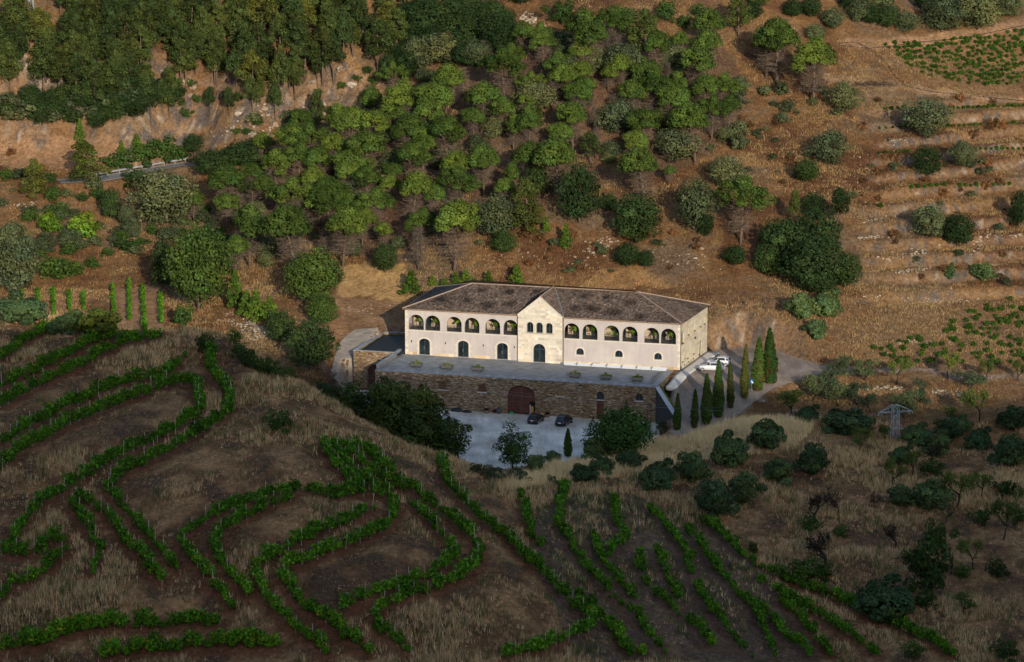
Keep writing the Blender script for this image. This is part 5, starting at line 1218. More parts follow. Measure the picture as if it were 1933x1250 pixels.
# orchard at right
grow('olive', [(1593,689,48,40),(1632,694,50,48),(1573,713,58,50),(1531,731,50,50),(1585,742,48,52),(1618,738,46,50),(1645,757,30,46),(1707,765,66,54),(1734,735,36,50),(1826,716,58,42)], 'olive tree in the orchard right of the cypresses', 'there', 'orchard olives')
grow('round_olive', [(1526,782,46,36),(1600,795,82,50),(1733,820,62,40),(1767,835,54,42),(1790,810,50,44),(1810,800,44,40),(1849,828,50,46),(1906,852,64,58),(1909,790,56,44)], 'bushy olive around the pylon', 'there', 'orchard olives')
grow('almond', [(1692,700,58,52),(1790,692,62,50),(1862,700,36,44),(1922,700,36,44),(1849,765,78,62),(1492,760,74,56),(1793,785,38,40),(1624,832,54,52),(1668,820,30,44)], 'thin almond tree with dark stems in the orchard', 'there', 'orchard almonds')
grow('bare_tree', [(1585,946,74,58),(1536,958,66,56),(1652,940,30,40),(1555,1040,104,60),(1690,1014,64,44),(1758,848,62,48),(1785,965,40,46)], 'leafless dark tree on the brown slope', 'of the bare ones', 'bare almonds')
grow('almond', [(1686,893,54,56),(1722,872,56,50),(1804,922,84,76),(1850,914,54,54),(1893,978,68,84),(1918,940,30,44),(1837,1045,64,60),(1820,1140,64,50)], 'half-leafed almond tree on the brown slope', 'there', 'slope almonds')
grow('green_shrub', [(1750,1065,84,110),(1516,1076,74,50),(1421,1034,20,28),(1770,1010,50,60)], 'dark overgrown shrub on the brown slope', 'there')
grow('round_olive', [(1673,1126,104,72)], 'wide dark olive near the lower right vine rows', '')
filler('green_shrub', [(1560,960),(1700,900),(1933,880),(1933,1250),(1660,1250),(1480,1060)], 13, 30, 40, .8, 'dark overgrown scrub on the lower right brown slope', 'scrub of the lower right slope', 102)
filler('round_olive', [(1600,860),(1933,860),(1933,1000),(1700,960)], 3, 36, 54, .9, 'dark bushy olive above the lower right brown slope', 'bushy olives of the right slope', 103)
# brush
rr_ = np.random.default_rng(17); RBs = []
for poly, n in (([(1240,180),(1560,180),(1640,300),(1600,400),(1420,420),(1300,300)], 34), ([(1600,190),(1933,190),(1933,540),(1640,540)], 60), ([(900,440),(1350,440),(1340,520),(900,520)], 40), ([(420,420),(600,430),(640,520),(420,500)], 8), ([(0,260),(140,350),(300,420),(200,540),(60,520),(0,400)], 14)):
    a = np.array(poly); k = 0
    while k < n:
        x = a[:, 0].min() + np.ptp(a[:, 0]) * rr_.random(); y = a[:, 1].min() + np.ptp(a[:, 1]) * rr_.random()
        if inpoly(np.array([x]), np.array([y]), poly)[0]: RBs.append((x, y)); k += 1
for (x, y), p in zip(RBs, ground([q[0] for q in RBs], [q[1] for q in RBs])):
    kd = 'rust_brush' if rr_.random() < .62 else 'grey_shrub'; w = .9 + 1.5 * rr_.random()
    plant(kd, p, w * (.55 + .3 * rr_.random()), w, 'low rust-brown brush on the dry slope behind' if kd == 'rust_brush' else 'low grey-green scrub bush on the dry slope behind', 'brush on the dry slope' if kd == 'rust_brush' else 'scrub on the dry slope')

# cypresses
CY_ = [(1278,742,812,14),(1311,734,808,15.5),(1334,705,802,20),(1356,680,788,21),(1379,682,771,15),(1405,650,752,17),(1430,637,738,22),(1454,619,724,24.5)]
out = []
for i, (cx, t, b, w) in enumerate(CY_):
    p = G(cx, b); s = pxm(p); o = plant('brown_cypress' if i in (4, 5) else 'cypress', p, (b - t) / s / math.cos(PIT), w / s * random.uniform(.92, 1.15)); o['group'] = 'cypresses along the car park'; out.append((o, cx)); o.rotation_euler = (random.gauss(0, .02), random.gauss(0, .02), o.rotation_euler[2])
    o['label'] = ['shortest cypress at the low end of the car park row', 'second cypress from the low end of the car park row', 'third cypress from the low end of the car park row', 'cypress standing in front of the white cars', 'thin brownish cypress right of the white cars', 'slim brown-green cypress, third from the far end of the row', 'cypress beside the blue sign', 'tallest cypress at the far right end of the row'][i]
for cx, t, b, w, z, lb in [(1072, 807, 862, 16, CZ, 'small cypress standing alone in the gravel court'), (1236, 752, 792, 10, CZ, 'small cypress against the sloping slate wall'), (1183, 753, 795, 9, CZ, 'slim cypress behind the spreading broadleaf tree')]:
    p = onz(cx, b, z); s = pxm(p); plant('cypress', p, (b - t) / s, w / s, lb)
# ivy on the sloping wall
r = np.random.default_rng(8); n = 900; t = r.random(n); sd_ = .38 + .25 * r.random(n)
q = w0[None] + wd[None] * t[:, None]; Pv = np.c_[q[:, 0] + wn_[0] * sd_, q[:, 1] + wn_[1] * sd_, q[:, 2] + .02 + .22 * r.random(n) * (.4 + t)]
V, F, T = leaf_quads(Pv, unit(np.array([0, -.4, 1.0]) + .6 * r.normal(size=(n, 3))), .09 + .06 * r.random(n), .8, r, np.array([[.17, .18, .02]]) * np.clip(1 + .35 * r.normal(size=(n, 1)), .3, 2))
tag(link('ivy', np_mesh('ivy', V, F, LEAF, T)), 'yellow-green ivy trailing along the sloping wall', 'ivy')

# ------------------------------------------------------------------ vines and stakes
VN = [vine_np(s) for s in (1, 2, 3, 4, 5)]; VB = [vine_np(s, True) for s in (6, 7, 8)]
VM = [np_mesh('grapevine', *v[:2], LEAF, v[2]) for v in VN]; VBM = [np_mesh('grapevine', *v[:2], LEAF, v[2]) for v in VB]
vines = []      # (x, y, angle, scale, row label, bush)
ROWLAB = {'crest': 'grapevine in the rows along the top of the left crest', 'upper': 'grapevine in the long looping rows of the left terraces', 'gully': 'grapevine in the short rows of the lower left gully', 'bottom': 'grapevine in the dark rows at the bottom left',
          'middle': 'grapevine in the looping rows at the lower centre left', 'dense': 'grapevine in the dense patch on the crest below the dark pines', 'right loop': 'grapevine in the looping rows at the lower centre', 'fan': 'grapevine in the sparse rows on grey shale at lower right'}
vr = np.random.default_rng(23); STK = []
for key, rows in ROWS.items():
    for rpx in rows:
        st = {'fan': .74, 'bottom': .72, 'dense': .75}.get(key, .74); w = walk(rpx, st); 
        if len(w) < 2: continue
        d = np.gradient(w, axis=0); ang = np.arctan2(d[:, 1], d[:, 0])
        for i, (x, y) in enumerate(w):
            if vr.random() < (.14 if key == 'fan' else .06): continue
            sc = {'bottom': 1.5, 'fan': 1.08, 'dense': 1.2}.get(key, 1.2) * (.5 + .85 * vr.random() ** .8); vines.append((x + vr.normal() * .2, y + vr.normal() * .2, ang[i] + vr.normal() * .2, sc, ROWLAB[key], False))
            if key not in ('fan', 'bottom') and i % 3 == 0: STK.append((x + vr.normal() * .1, y + vr.normal() * .1, ROWLAB[key].replace('grapevine', 'weathered vine stake')))
for rpx in LEFTROWS:
    w = walk(rpx, 1.0)
    for i, (x, y) in enumerate(w): vines.append((x, y, 1.5 + vr.normal() * .2, .85 * (.8 + .4 * vr.random()), 'grapevine in the short straight rows of the small left vineyard', False))
far = []
def scatter_rows(poly, dx, dy, skip, ang, lab, sc):
    a = np.array(poly); y = a[:, 1].min(); pts = []
    while y < a[:, 1].max():
        x = a[:, 0].min() + vr.random() * dx
        while x < a[:, 0].max():
            xx, yy = x + vr.normal() * dx * .2, y + vr.normal() * dy * .22 + (x - a[:, 0].min()) * ang
            if inpoly(np.array([xx]), np.array([yy]), poly)[0] and vr.random() > skip: pts.append((xx, yy))
            x += dx
        y += dy
    P = ground([p[0] for p in pts], [p[1] for p in pts])
    for p in P: far.append((p[0], p[1], vr.random() * 6.28, sc * (.75 + .5 * vr.random()), lab, True))
scatter_rows([(1660,86),(1800,76),(1940,55),(1940,178),(1860,165),(1740,142)], 9, 8, .1, -.07, 'vine in the plot between the two upper right tracks', .75)
scatter_rows([(1640,655),(1700,645),(1800,605),(1850,578),(1940,545),(1940,700),(1800,688),(1690,688)], 14, 9, .42, -.05, 'vine in the plot right of the orchard', .8)
for (x0, x1, y0, y1) in [(1780,1933,207,202),(1670,1720,208,206),(1660,1722,244,240),(1790,1933,240,234),(1660,1715,291,288),(1840,1933,283,283),(1720,1782,357,352),(1812,1905,353,350),(1640,1662,388,392)]:
    n = int((x1 - x0) / 9); xs_ = np.linspace(x0, x1, n); P = ground(xs_, np.linspace(y0, y1, n))
    for p in P: far.append((p[0], p[1], vr.random() * 6.28, .7 * (.7 + .6 * vr.random()), 'vine in the thin terrace rows of the right slope', True))
vines = vines + far
vz = height(np.array([v[0] for v in vines]), np.array([v[1] for v in vines]))
dist = np.array([math.hypot(v[0], v[1] - CY) for v in vines]); order = np.argsort(dist)
nearest = set()
for i in order:
    X_, Y_ = proj(np.array([vines[i][0], vines[i][1], vz[i] + .6]))
    if -10 < X_ < 1943 and 0 < Y_ < 1258 and len(nearest) < 298: nearest.add(int(i))
SV_, SF_, ST_, so = [], [], [], 0
for i, (x, y, a, sc, lab, bush) in enumerate(vines):
    k = i % 3 if bush else i % 5
    if i in nearest:
        o = link('grapevine', (VBM if bush else VM)[k], None, (x, y, vz[i] - .05), a, (sc,) * 3); tag(o, lab, 'grapevine', lab.replace('grapevine', 'grapevines'))
    else:
        V, F, T = (VB if bush else VN)[k]; ca, sa = math.cos(a), math.sin(a); W2 = V * sc
        W2 = np.c_[W2[:, 0] * ca - W2[:, 1] * sa + x, W2[:, 0] * sa + W2[:, 1] * ca + y, W2[:, 2] + vz[i] - .05]
        SV_.append(W2); SF_.append(F + so); ST_.append(T * (1 + .15 * vr.normal())); so += len(W2)
tag(link('grapevines', np_mesh('grapevines', np.concatenate(SV_), np.concatenate(SF_), LEAF, np.clip(np.concatenate(ST_), .005, 1))), 'the farther green grapevines of all the terraces', kind='stuff')
sm = MB().tube([(0, 0, -.3), (.03, .01, 2.35)], [.045, .038], 5).mesh('vine_stake', plain('weathered_wood', (.40, .35, .30), .9, .1, .3, 5.0))
sz = height(np.array([s[0] for s in STK]), np.array([s[1] for s in STK])); so_ = np.argsort([math.hypot(s[0], s[1] - CY) for s in STK])[:290]
for i in so_:
    x, y, lab = STK[i]; o = link('vine_stake', sm, None, (x, y, sz[i]), vr.random() * 6, (1, 1, .8 + .35 * vr.random())); o.rotation_euler = (vr.normal() * .05, vr.normal() * .05, vr.random() * 6); tag(o, lab, 'stake', lab.replace('stake', 'stakes'))

# ------------------------------------------------------------------ dry grass
def grass(name, label, X, Y, hgt, cols, seed, blades=6, wid=.035, spread=.16):
    r = np.random.default_rng(seed); n = len(X); Z = height(X, Y); B0 = np.repeat(np.c_[X, Y, Z - .03], blades, 0); m = len(B0)
    B0[:, :2] += r.normal(0, spread, (m, 2)); h = np.repeat(hgt, blades) * (.6 + .6 * r.random(m)); tip = B0 + np.c_[r.normal(0, .22, m) * h, r.normal(0, .22, m) * h, h]
    a = r.random(m) * 3.14; s = np.c_[np.cos(a), np.sin(a), 0 * a] * (wid * (.6 + .8 * r.random(m)))[:, None]
    V = np.stack([B0 - s, B0 + s, tip], 1).reshape(-1, 3); C_ = np.repeat(cols, blades, 0) * (1 + .16 * r.normal(size=(m, 1)))
    return tag(link(name, np_mesh(name, V, np.arange(3 * m).reshape(-1, 3), foliage('dry_grass_blades', .15, .9, 0.0), np.clip(np.repeat(C_, 3, 0), .01, .9))), label, kind='stuff')
def candidates(n, seed, d0, d1):
    r = np.random.default_rng(seed); u = r.random(n); Y = CY + d0 + (d1 - d0) * u; half = (Y - CY) * .172; X = (r.random(n) * 2 - 1) * half
    return X, Y, r
X, Y, r = candidates(250000, 71, 352, 484)
q1 = fbm(X * .12, Y * .12, 77, 3); q2 = fbm(X * .5, Y * .5, 78, 2)
dr = np.full(len(X), 60.0); ok = np.abs(X) < 110; ii = np.clip(np.searchsorted(gx, X), 0, len(gx) - 1); jj = np.clip(np.searchsorted(gy, Y), 0, len(gy) - 1); dr = RD[jj, ii]; pm = PADMASK[jj, ii]
PX, PY = proj(np.c_[X, Y, height(X, Y)])
shale = inpoly(PX, PY, [(1090,935),(1180,930),(1340,985),(1420,1060),(1560,1250),(1100,1250),(1000,1050),(1010,960)])
orch = inpoly(PX, PY, [(1480,690),(1933,690),(1933,860),(1830,850),(1700,800),(1500,780)])
prob = .82 * sstep(.7, 1.7, dr) * (pm < .15) * np.where(shale, .42, 1) * np.where(orch, .15, 1) * (0.34 + .7 * sstep(-.2, .3, q1 + .6 * q2))
k = (r.random(len(X)) < prob); X, Y, PX, PY, q1, q2 = X[k], Y[k], PX[k], PY[k], q1[k], q2[k]; n = len(X)
straw = inpoly(PX, PY, [(1230,830),(1400,785),(1560,780),(1500,850),(1300,875),(1150,905),(940,930),(980,895)])
cols = np.where((q1 + .3 * r.normal(size=n) > .1)[:, None], np.array([[.66, .47, .27]]), np.array([[.30, .185, .105]])); g = r.random(n) < .2; cols[g] = np.array([.40, .22, .11]); g = r.random(n) < (.16 + .2 * (q2 > .2)); cols[g] = np.array([.10, .13, .05])
sh_ = shale[k] & (r.random(n) < .5); cols[sh_] = np.array([.075, .11, .045]); cols[straw] = np.array([.68, .52, .30])
grass('dry_grass', 'tall dry grass on the near banks', X, Y, (.25 + .5 * r.random(n)) * (.5 + 1.4 * sstep(-.2, .5, q1 + .5 * q2)) + .35 * straw, cols, 5, 5, .042)
X, Y, r = candidates(130000, 72, 484, 640)
ii = np.clip(np.searchsorted(gx, X), 0, len(gx) - 1); jj = np.clip(np.searchsorted(gy, Y), 0, len(gy) - 1); pm = PADMASK[jj, ii]; q1 = fbm(X * .1, Y * .1, 87, 3); q2 = fbm(X * .45, Y * .45, 88, 2)
sl = slope[jj, ii]; alb = A[jj, ii]; PX, PY = proj(np.c_[X, Y, height(X, Y)])
clear = inpoly(PX, PY, [(640,505),(760,500),(790,560),(760,620),(600,640),(560,560)]) | inpoly(PX, PY, [(205,540),(305,545),(315,640),(225,640)]) | inpoly(PX, PY, [(0,245),(300,250),(330,300),(0,325)])
k = (pm < .1) & (sl < 1.1) & (~clear) & (r.random(len(X)) < .35 + .6 * sstep(-.2, .3, q1 + q2)); X, Y, q1, q2, alb = X[k], Y[k], q1[k], q2[k], alb[k]; n = len(X)
cols = np.clip(alb * (1.1 + .22 * r.normal(size=(n, 1))), .03, .6); g = r.random(n) < .25; cols[g] = cols[g] * 1.35; g = (q1 + .4 * q2 + .2 * r.normal(size=n)) > .22; cols[g] = np.array([.31, .21, .105]); g = (q1 + .3 * r.normal(size=n)) < -.3; cols[g] = np.array([.15, .075, .038]); g = r.random(n) < .07; cols[g] = np.array([.09, .10, .045])
grass('dry_grass', 'dry grass on the slopes behind', X, Y, .2 + .35 * r.random(n), cols, 6, 5, .05, .32)
# ------------------------------------------------------------------ cars
def car(name, loc, rotz, paint, label, L_=4.1, W_=1.74, H_=1.48, estate=False, plate=True):
    o = tag(empty(name, loc, rotz), label, 'car'); h = W_ / 2
    body = MB(); f = L_ / 4.1
    st = [(-2.05, .52, .30, .62), (-2.0, .80, .26, .86), (-1.75, .84, .22, .95), (-.9, .87, .20, .96), (.55, .87, .20, .95), (1.05, .86, .20, .90), (1.7, .80, .22, .78), (2.0, .70, .28, .66), (2.05, .5, .34, .56)]
    secs = []
    for x, w, z0, z1 in st:
        w *= h / .87; zm = (z0 + z1) / 2; secs.append([(x * f, -w * .93, z0), (x * f, w * .93, z0), (x * f, w, zm), (x * f, w * .97, z1 - .06), (x * f, w * .86, z1), (x * f, -w * .86, z1), (x * f, -w * .97, z1 - .06), (x * f, -w, zm)])
    body.loft(secs); bo = body.build('body', paint, o, True)
    xr = -2.0 if estate else -1.92; cab = MB()
    base = [(xr, .76), (-1.2, .80), (.2, .80), (1.0, .74)]; rf = [(xr + .42, .60, H_ - .10), (-1.0, .63, H_), (.05, .63, H_ - .01), (.32, .60, H_ - .07)]
    secs = []
    for (bx, bw), (rx, rw, rz) in zip(base, rf):
        k = h / .87; secs.append([(bx * f, -bw * k, .92), (bx * f, bw * k, .92), (rx * f, rw * k, rz), (rx * f, -rw * k, rz)])
    cab.loft(secs); cab.build('cabin', paint, o, False)
    k = h / .87; gl = glass('car_glass', (.012, .017, .02), .05)
    def quad(pts, name, mat, off): 
        a, b, c = Vector(pts[0]), Vector(pts[1]), Vector(pts[2]); n = (b - a).cross(c - a).normalized(); n = n if n.dot(Vector(off)) > 0 else -n
        m = MB(); m.poly([tuple(Vector(p) + n * .012) for p in pts]); m.poly([tuple(Vector(p) + n * .004) for p in pts][::-1]); return m.build(name, mat, o)
    lerp = lambda a, b, t: tuple(a[i] + (b[i] - a[i]) * t for i in range(3))
    def face(A, B, C_, D, i=.1, j=.12):   # A,B bottom; C_,D top
        g = lambda u, v: lerp(lerp(A, B, u), lerp(D, C_, u), v)
        return [g(i, j), g(1 - i, j), g(1 - i, 1 - j), g(i, 1 - j)]
    P_ = lambda i, s, top: ((rf[i][0] * f, s * rf[i][1] * k, rf[i][2]) if top else (base[i][0] * f, s * base[i][1] * k, .92))
    quad(face(P_(0, -1, 0), P_(0, 1, 0), P_(0, 1, 1), P_(0, -1, 1), .1, .14), 'rear_window', gl, (-1, 0, .3)); quad(face(P_(3, -1, 0), P_(3, 1, 0), P_(3, 1, 1), P_(3, -1, 1), .06, .08), 'windscreen', gl, (1, 0, .3))
    for s in (-1, 1):
        quad(face(P_(0, s, 0), P_(1, s, 0), P_(1, s, 1), P_(0, s, 1), .22, .14), 'quarter_window', gl, (0, s, 0)); quad(face(P_(1, s, 0), P_(2, s, 0), P_(2, s, 1), P_(1, s, 1), .03, .14), 'side_window', gl, (0, s, 0)); quad(face(P_(2, s, 0), P_(3, s, 0), P_(3, s, 1), P_(2, s, 1), .06, .14), 'front_side_window', gl, (0, s, 0))
        quad([(-2.03 * f, s * h * .62, .66), (-2.03 * f, s * h * .9, .66), (-1.97 * f, s * h * .9, .88), (-1.97 * f, s * h * .66, .88)], 'tail_light', plain('tail_lens', (.42, .015, .012), .25, .5), (-1, 0, .1))
        quad([(2.01 * f, s * h * .5, .54), (1.93 * f, s * h * .84, .56), (1.85 * f, s * h * .84, .70), (1.97 * f, s * h * .5, .67)], 'headlight', plain('head_lens', (.5, .52, .55), .15, .6), (1, 0, .2))
        m = MB(); m.box(.75 * f, .9 * f, s * (h + .02) - .09, s * (h + .02) + .09, .92, 1.05); m.build('door_mirror', paint, o)
        for xw in (-1.25 * f, 1.3 * f):
            y0 = s * (h - .2); y1 = s * (h + .01); m = MB(); n = 16; R_ = .31
            def ring(r, y): return [(xw + r * math.cos(2 * math.pi * j / n), y, .31 + r * math.sin(2 * math.pi * j / n)) for j in range(n)]
            m.loft([ring(R_, y0), ring(R_, y1 - s * .03), ring(R_ * .93, y1), ring(R_ * .66, y1)]); wo = m.build('wheel', plain('tyre', (.018, .018, .019), .9), o)
            m = MB(); m.loft([ring(R_ * .66, y1 - s * .02), ring(R_ * .62, y1 + s * .012), ring(.05, y1 + s * .02)]); m.build('rim', plain('alloy', (.42, .42, .43), .35, .5, .3, 9.0, .5), wo)
    if plate:
        quad([(-2.055 * f, -.26, .60), (-2.055 * f, .26, .60), (-2.052 * f, .26, .71), (-2.052 * f, -.26, .71)], 'number_plate', plain('plate_white', (.72, .72, .70), .5), (-1, 0, 0)); quad([(-2.07 * f, .215, .60), (-2.07 * f, .26, .60), (-2.067 * f, .26, .71), (-2.067 * f, .215, .71)], 'plate_band', plain('plate_blue', (.03, .08, .4), .5), (-1, 0, 0))
    m = MB(); m.box(-2.08 * f, -1.9 * f, -h * .86, h * .86, .30, .46); m.build('rear_bumper', plain('bumper_black', (.02, .02, .022), .6) if plate else paint, o); m = MB(); m.box(1.9 * f, 2.09 * f, -h * .8, h * .8, .28, .44); m.build('front_bumper', plain('bumper_black', (.02, .02, .022), .6), o)
    return o
navy = plain('navy_paint', (.010, .014, .026), .22, .6, .1); black = plain('black_paint', (.008, .009, .011), .22, .6, .1); white = plain('white_paint', (.55, .58, .62), .25, .5, .04)
def court_pt(px, py): p = onz(px, py, CZ); return (p[0], p[1], CZ)
cr_ = math.radians(68)
car('hatchback_car', court_pt(1012, 797), cr_, black, 'small black hatchback parked in the court, left of the navy car', 3.95, 1.72, 1.46)
car('people_carrier', court_pt(1065, 801), cr_, navy, 'dark navy people carrier parked in the court, right of the black hatchback', 4.15, 1.75, 1.62)
p = G(1343, 700); car('estate_car', (p[0], p[1], p[2] + .06), math.radians(180) - math.radians(10), white, 'white estate car nearer the camera, partly behind a cypress', 4.35, 1.8, 1.45, True, False)
p = G(1358, 690); car('hatchback_car', (p[0], p[1], p[2] + .06), math.radians(180) - math.radians(16), white, 'white hatchback parked behind the white estate car', 4.1, 1.78, 1.45, False, False)

# ------------------------------------------------------------------ terrace planters
def planter(u, v, label):
    w = loc2w(u, v); o = tag(empty('planter_box', (w[0], w[1], .02), BTH), label, 'planter', 'planters on the terrace'); g = plain('planter_slate_paint', (.085, .09, .095), .75, .2, .2)
    for y in (-.62, .62):
        for zb in (.18, .42): m = MB(); m.box(-.85, .85, y - .03, y + .03, zb, zb + .22); m.build('plank', g, o)
    for x in (-.85, .85):
        for zb in (.18, .42): m = MB(); m.box(x - .03, x + .03, -.58, .58, zb, zb + .22); m.build('plank', g, o)
    for x in (-.6, .6): m = MB(); m.box(x - .12, x + .12, -.6, .6, 0, .17); m.build('foot', dark_metal, o)
    m = MB(); m.box(-.81, .81, -.58, .58, .2, .56); m.build('soil', plain('potting_soil', (.05, .04, .03), .95), o)
    r = np.random.default_rng(int(u * 10)); n = 260; P_ = np.c_[r.uniform(-.75, .75, n), r.uniform(-.5, .5, n), .56 + .16 * r.random(n)]; k = 70; P_[:k] = np.c_[r.normal(0, .16, k), r.normal(0, .14, k), .6 + .5 * r.random(k)]
    t = np.where(r.random((n, 1)) < .4, np.array([[.20, .19, .07]]), np.array([[.055, .11, .02]])) * (1 + .25 * r.normal(size=(n, 1)))
    V, F, T = leaf_quads(P_, unit(r.normal(size=(n, 3)) + np.array([0, 0, .8])), .07 + .06 * r.random(n), .6, r, np.clip(t, .01, 1)); link('plants', np_mesh('plants', V, F, LEAF, T), o)
for (u, v), lb in zip([(4.6, -8.7), (9.85, -8.9), (15.1, -9.1), (31.3, -9.4), (36.5, -9.5), (41.6, -9.4)], ['leftmost planter box on the terrace', 'second planter box from left on the terrace', 'third planter box from left, left of the gable door', 'planter box on the terrace just right of the gable door', 'second planter box from right on the terrace', 'rightmost planter box on the terrace']): planter(u, v, lb)
# potted citrus trees in the gallery arches
for i, (a, b) in enumerate(AX):
    w = loc2w((a + b) / 2 + .25, 1.15); o = tag(empty('potted_tree', (w[0], w[1], 4.185), BTH + i), ('potted tree in the gallery, %s arch from the left' % ORD[i + 1]), 'potted tree', 'potted trees in the gallery'); r = np.random.default_rng(100 + i)
    m = MB(); m.lathe([(.17, 0), (.25, .4), (.27, .45), (.22, .45), (.2, .38)], 10); m.build('pot', plain('black_pot', (.015, .015, .015), .6), o)
    m = MB(); m.tube([(0, 0, .35), (.02, .01, .9), (0, .02, 1.35)], [.035, .03, .02], 5); m.build('trunk', BARKD, o)
    sz_ = 1 + .25 * r.normal(); C_ = r.normal(0, .18 * abs(sz_), (7, 3)) + np.array([0, 0, 1.5]); V, F, T = clump_leaves(C_, .2 + .1 * r.random(7), 38, r, (.12, .24, .018), .07, 1, .3, .7); link('crown', np_mesh('crown', V, F, LEAF, T), o)

# ------------------------------------------------------------------ things along the cellar wall
def court_loc(u, v): w = loc2w(u, v); return (w[0], w[1], CZ + .005)
def barrel(u, v, label, half=False, mat=None):
    o = tag(empty('half_barrel_planter' if half else 'barrel', court_loc(u, v), 0), label, 'planter' if half else 'barrel'); oak = mat or plain('barrel_oak', (.20, .14, .095), .8, .2, .3, 4.0); n = 14; H_ = .55 if half else .95
    for j in range(n):
        m = MB(); a0 = 2 * math.pi * j / n + .01; a1 = 2 * math.pi * (j + 1) / n - .01; prof = [(.30, 0), (.37, .3), (.39, .5), (.37, .72), (.31, .95)] if not half else [(.34, 0), (.43, .3), (.47, .55)]
        for (r0, z0), (r1, z1) in zip(prof[:-1], prof[1:]): m.poly([(r0 * math.cos(a0), r0 * math.sin(a0), z0), (r0 * math.cos(a1), r0 * math.sin(a1), z0), (r1 * math.cos(a1), r1 * math.sin(a1), z1), (r1 * math.cos(a0), r1 * math.sin(a0), z1)])
        m.build('stave', oak, o)
    for z, rr in (((.1, .345), (.45, .462)) if half else ((.12, .345), (.35, .39), (.62, .392), (.84, .35))): m = MB(); m.lathe([(rr, z), (rr, z + .06)], 14); m.build('hoop', dark_metal, o)
    m = MB(); m.lathe([(.05, H_ - .06), (.3 if not half else .44, H_ - .05)], 12); m.build('head' if not half else 'soil', oak if not half else plain('potting_soil', (.05, .04, .03)), o)
    if half:
        r = np.random.default_rng(int(u)); V, F, T = clump_leaves([(0, 0, .62), (.2, .1, .6), (-.2, 0, .62), (0, -.2, .6)], [.34, .3, .3, .28], 90, r, (.032, .018, .035), .06, .8, .3, .7); link('heather', np_mesh('heather', V, F, LEAF, T), o)
    return o
barrel(17.9, TB - .75, 'half-barrel planter of dark heather left of the big gate', True); barrel(19.9, TB - .6, 'upright grey barrel beside the big red gate', False, plain('grey_barrel_oak', (.09, .1, .105), .8)); barrel(28.0, TB - 1.0, 'half-barrel planter behind the black hatchback', True)
r = np.random.default_rng(4); V, F, T = clump_leaves([(0, 0, .3), (.15, .1, .4)], [.34, .28], 110, r, (.06, .014, .014), .06, 1.1); tag(link('red_shrub', np_mesh('red_shrub', V, F, LEAF, T), None, court_loc(19.05, TB - .6)), 'small dark red shrub between half barrel and barrel', 'shrub')
for k, (u, v, sx, lb) in enumerate([(13.0, TB - .8, 1.1, 'larger black tarpaulin heap at the foot of the cellar wall'), (14.7, TB - 1.0, .8, 'flatter black tarpaulin heap right of the larger one')]):
    m = MB(); n = 14; r = np.random.default_rng(30 + k); rings = []
    for q, z in ((1, 0), (.95, .16), (.75, .34), (.45, .44), (.05, .46)): rings.append([(q * sx * math.cos(2 * math.pi * j / n) * (1 + .12 * r.normal()), q * .5 * math.sin(2 * math.pi * j / n) * (1 + .12 * r.normal()), max(0, z * (1.2 - .45 * k) + .05 * r.normal()) if z else 0) for j in range(n)])
    m.loft(rings); tag(link('tarpaulin', m.mesh('tarpaulin', plain('black_tarp', (.012, .014, .016), .45, .4), True), None, court_loc(u, v), BTH), lb, 'tarpaulin')
def crate(u, v, z, rz, c, mname, label, parent_group=None):
    o = tag(empty('crate', (*court_loc(u, v)[:2], CZ + z), BTH + rz), label, 'crate', parent_group); mt = plain(mname, c, .5, .3, .1)
    for y in (-.2, .2):
        for zb in (.02, .13, .24): m = MB(); m.box(-.31, .31, y - .015, y + .015, zb, zb + .08); m.build('slat', mt, o)
    for x in (-.3, .3): m = MB(); m.box(x - .015, x + .015, -.185, .185, .02, .32); m.build('end_panel', mt, o)
    m = MB(); m.box(-.285, .285, -.185, .185, 0, .02); m.build('base', mt, o)
crate(21.9, TB - .35, 0, .02, (.02, .32, .11), 'green_plastic', 'bright green plastic crate on the ground before the red gate')
for (u, v, z, rz, lb) in [(25.5, TB - .9, 0, .1, 'red crate, leftmost of the red crates by the gate'), (26.15, TB - 1.0, 0, -.1, 'red crate, right one of the red crates on the ground'), (25.8, TB - .75, .33, .3, 'red crate lying on top of the other red crates')]: crate(u, v, z, rz, (.30, .02, .025), 'red_plastic', lb, 'red crates by the gate')
for k in range(3):
    o = tag(empty('pallet', (*court_loc(27.0, TB - 1.1)[:2], CZ + k * .19), BTH + .08 * k), ['pale wooden pallet at the bottom of the stack behind the hatchback', 'pale wooden pallet in the middle of the stack', 'pale wooden pallet on top of the stack behind the hatchback'][k], 'pallet', 'stacked pallets'); mt = plain('pallet_pine', (.36, .23, .12), .85, .15, .25, 4.0)
    for j in range(6): m = MB(); m.box(-.6, .6, -.5 + j * .19, -.36 + j * .19, .145, .175); m.build('board', mt, o)
    for x in (-.55, 0, .55): m = MB(); m.box(x - .05, x + .05, -.5, .6, 0, .143); m.build('bearer', mt, o)
m = MB(); m.lathe([(.36, .0), (.36, .95), (.3, 1.1), (.12, 1.22)], 12); o = tag(link('water_tank', m.mesh('water_tank', plain('white_plastic', (.6, .63, .66), .4), True), None, court_loc(10.3, TB - .9)), 'white plastic tank half hidden behind the dark pine', 'tank')
m = MB()
for x in (0, .62): m.tube([(x, 0, 0), (x, 0, 3.2)], .035, 6)
for z in (.5, 1.0, 1.5, 2.0, 2.5, 3.0): m.tube([(0, 0, z), (.62, 0, z)], .025, 5)
tag(link('iron_ladder', m.mesh('iron_ladder', dark_metal), None, court_loc(44.2, TB - .12), BTH), 'dark iron ladder against the cellar wall near the sloping wall', 'ladder')

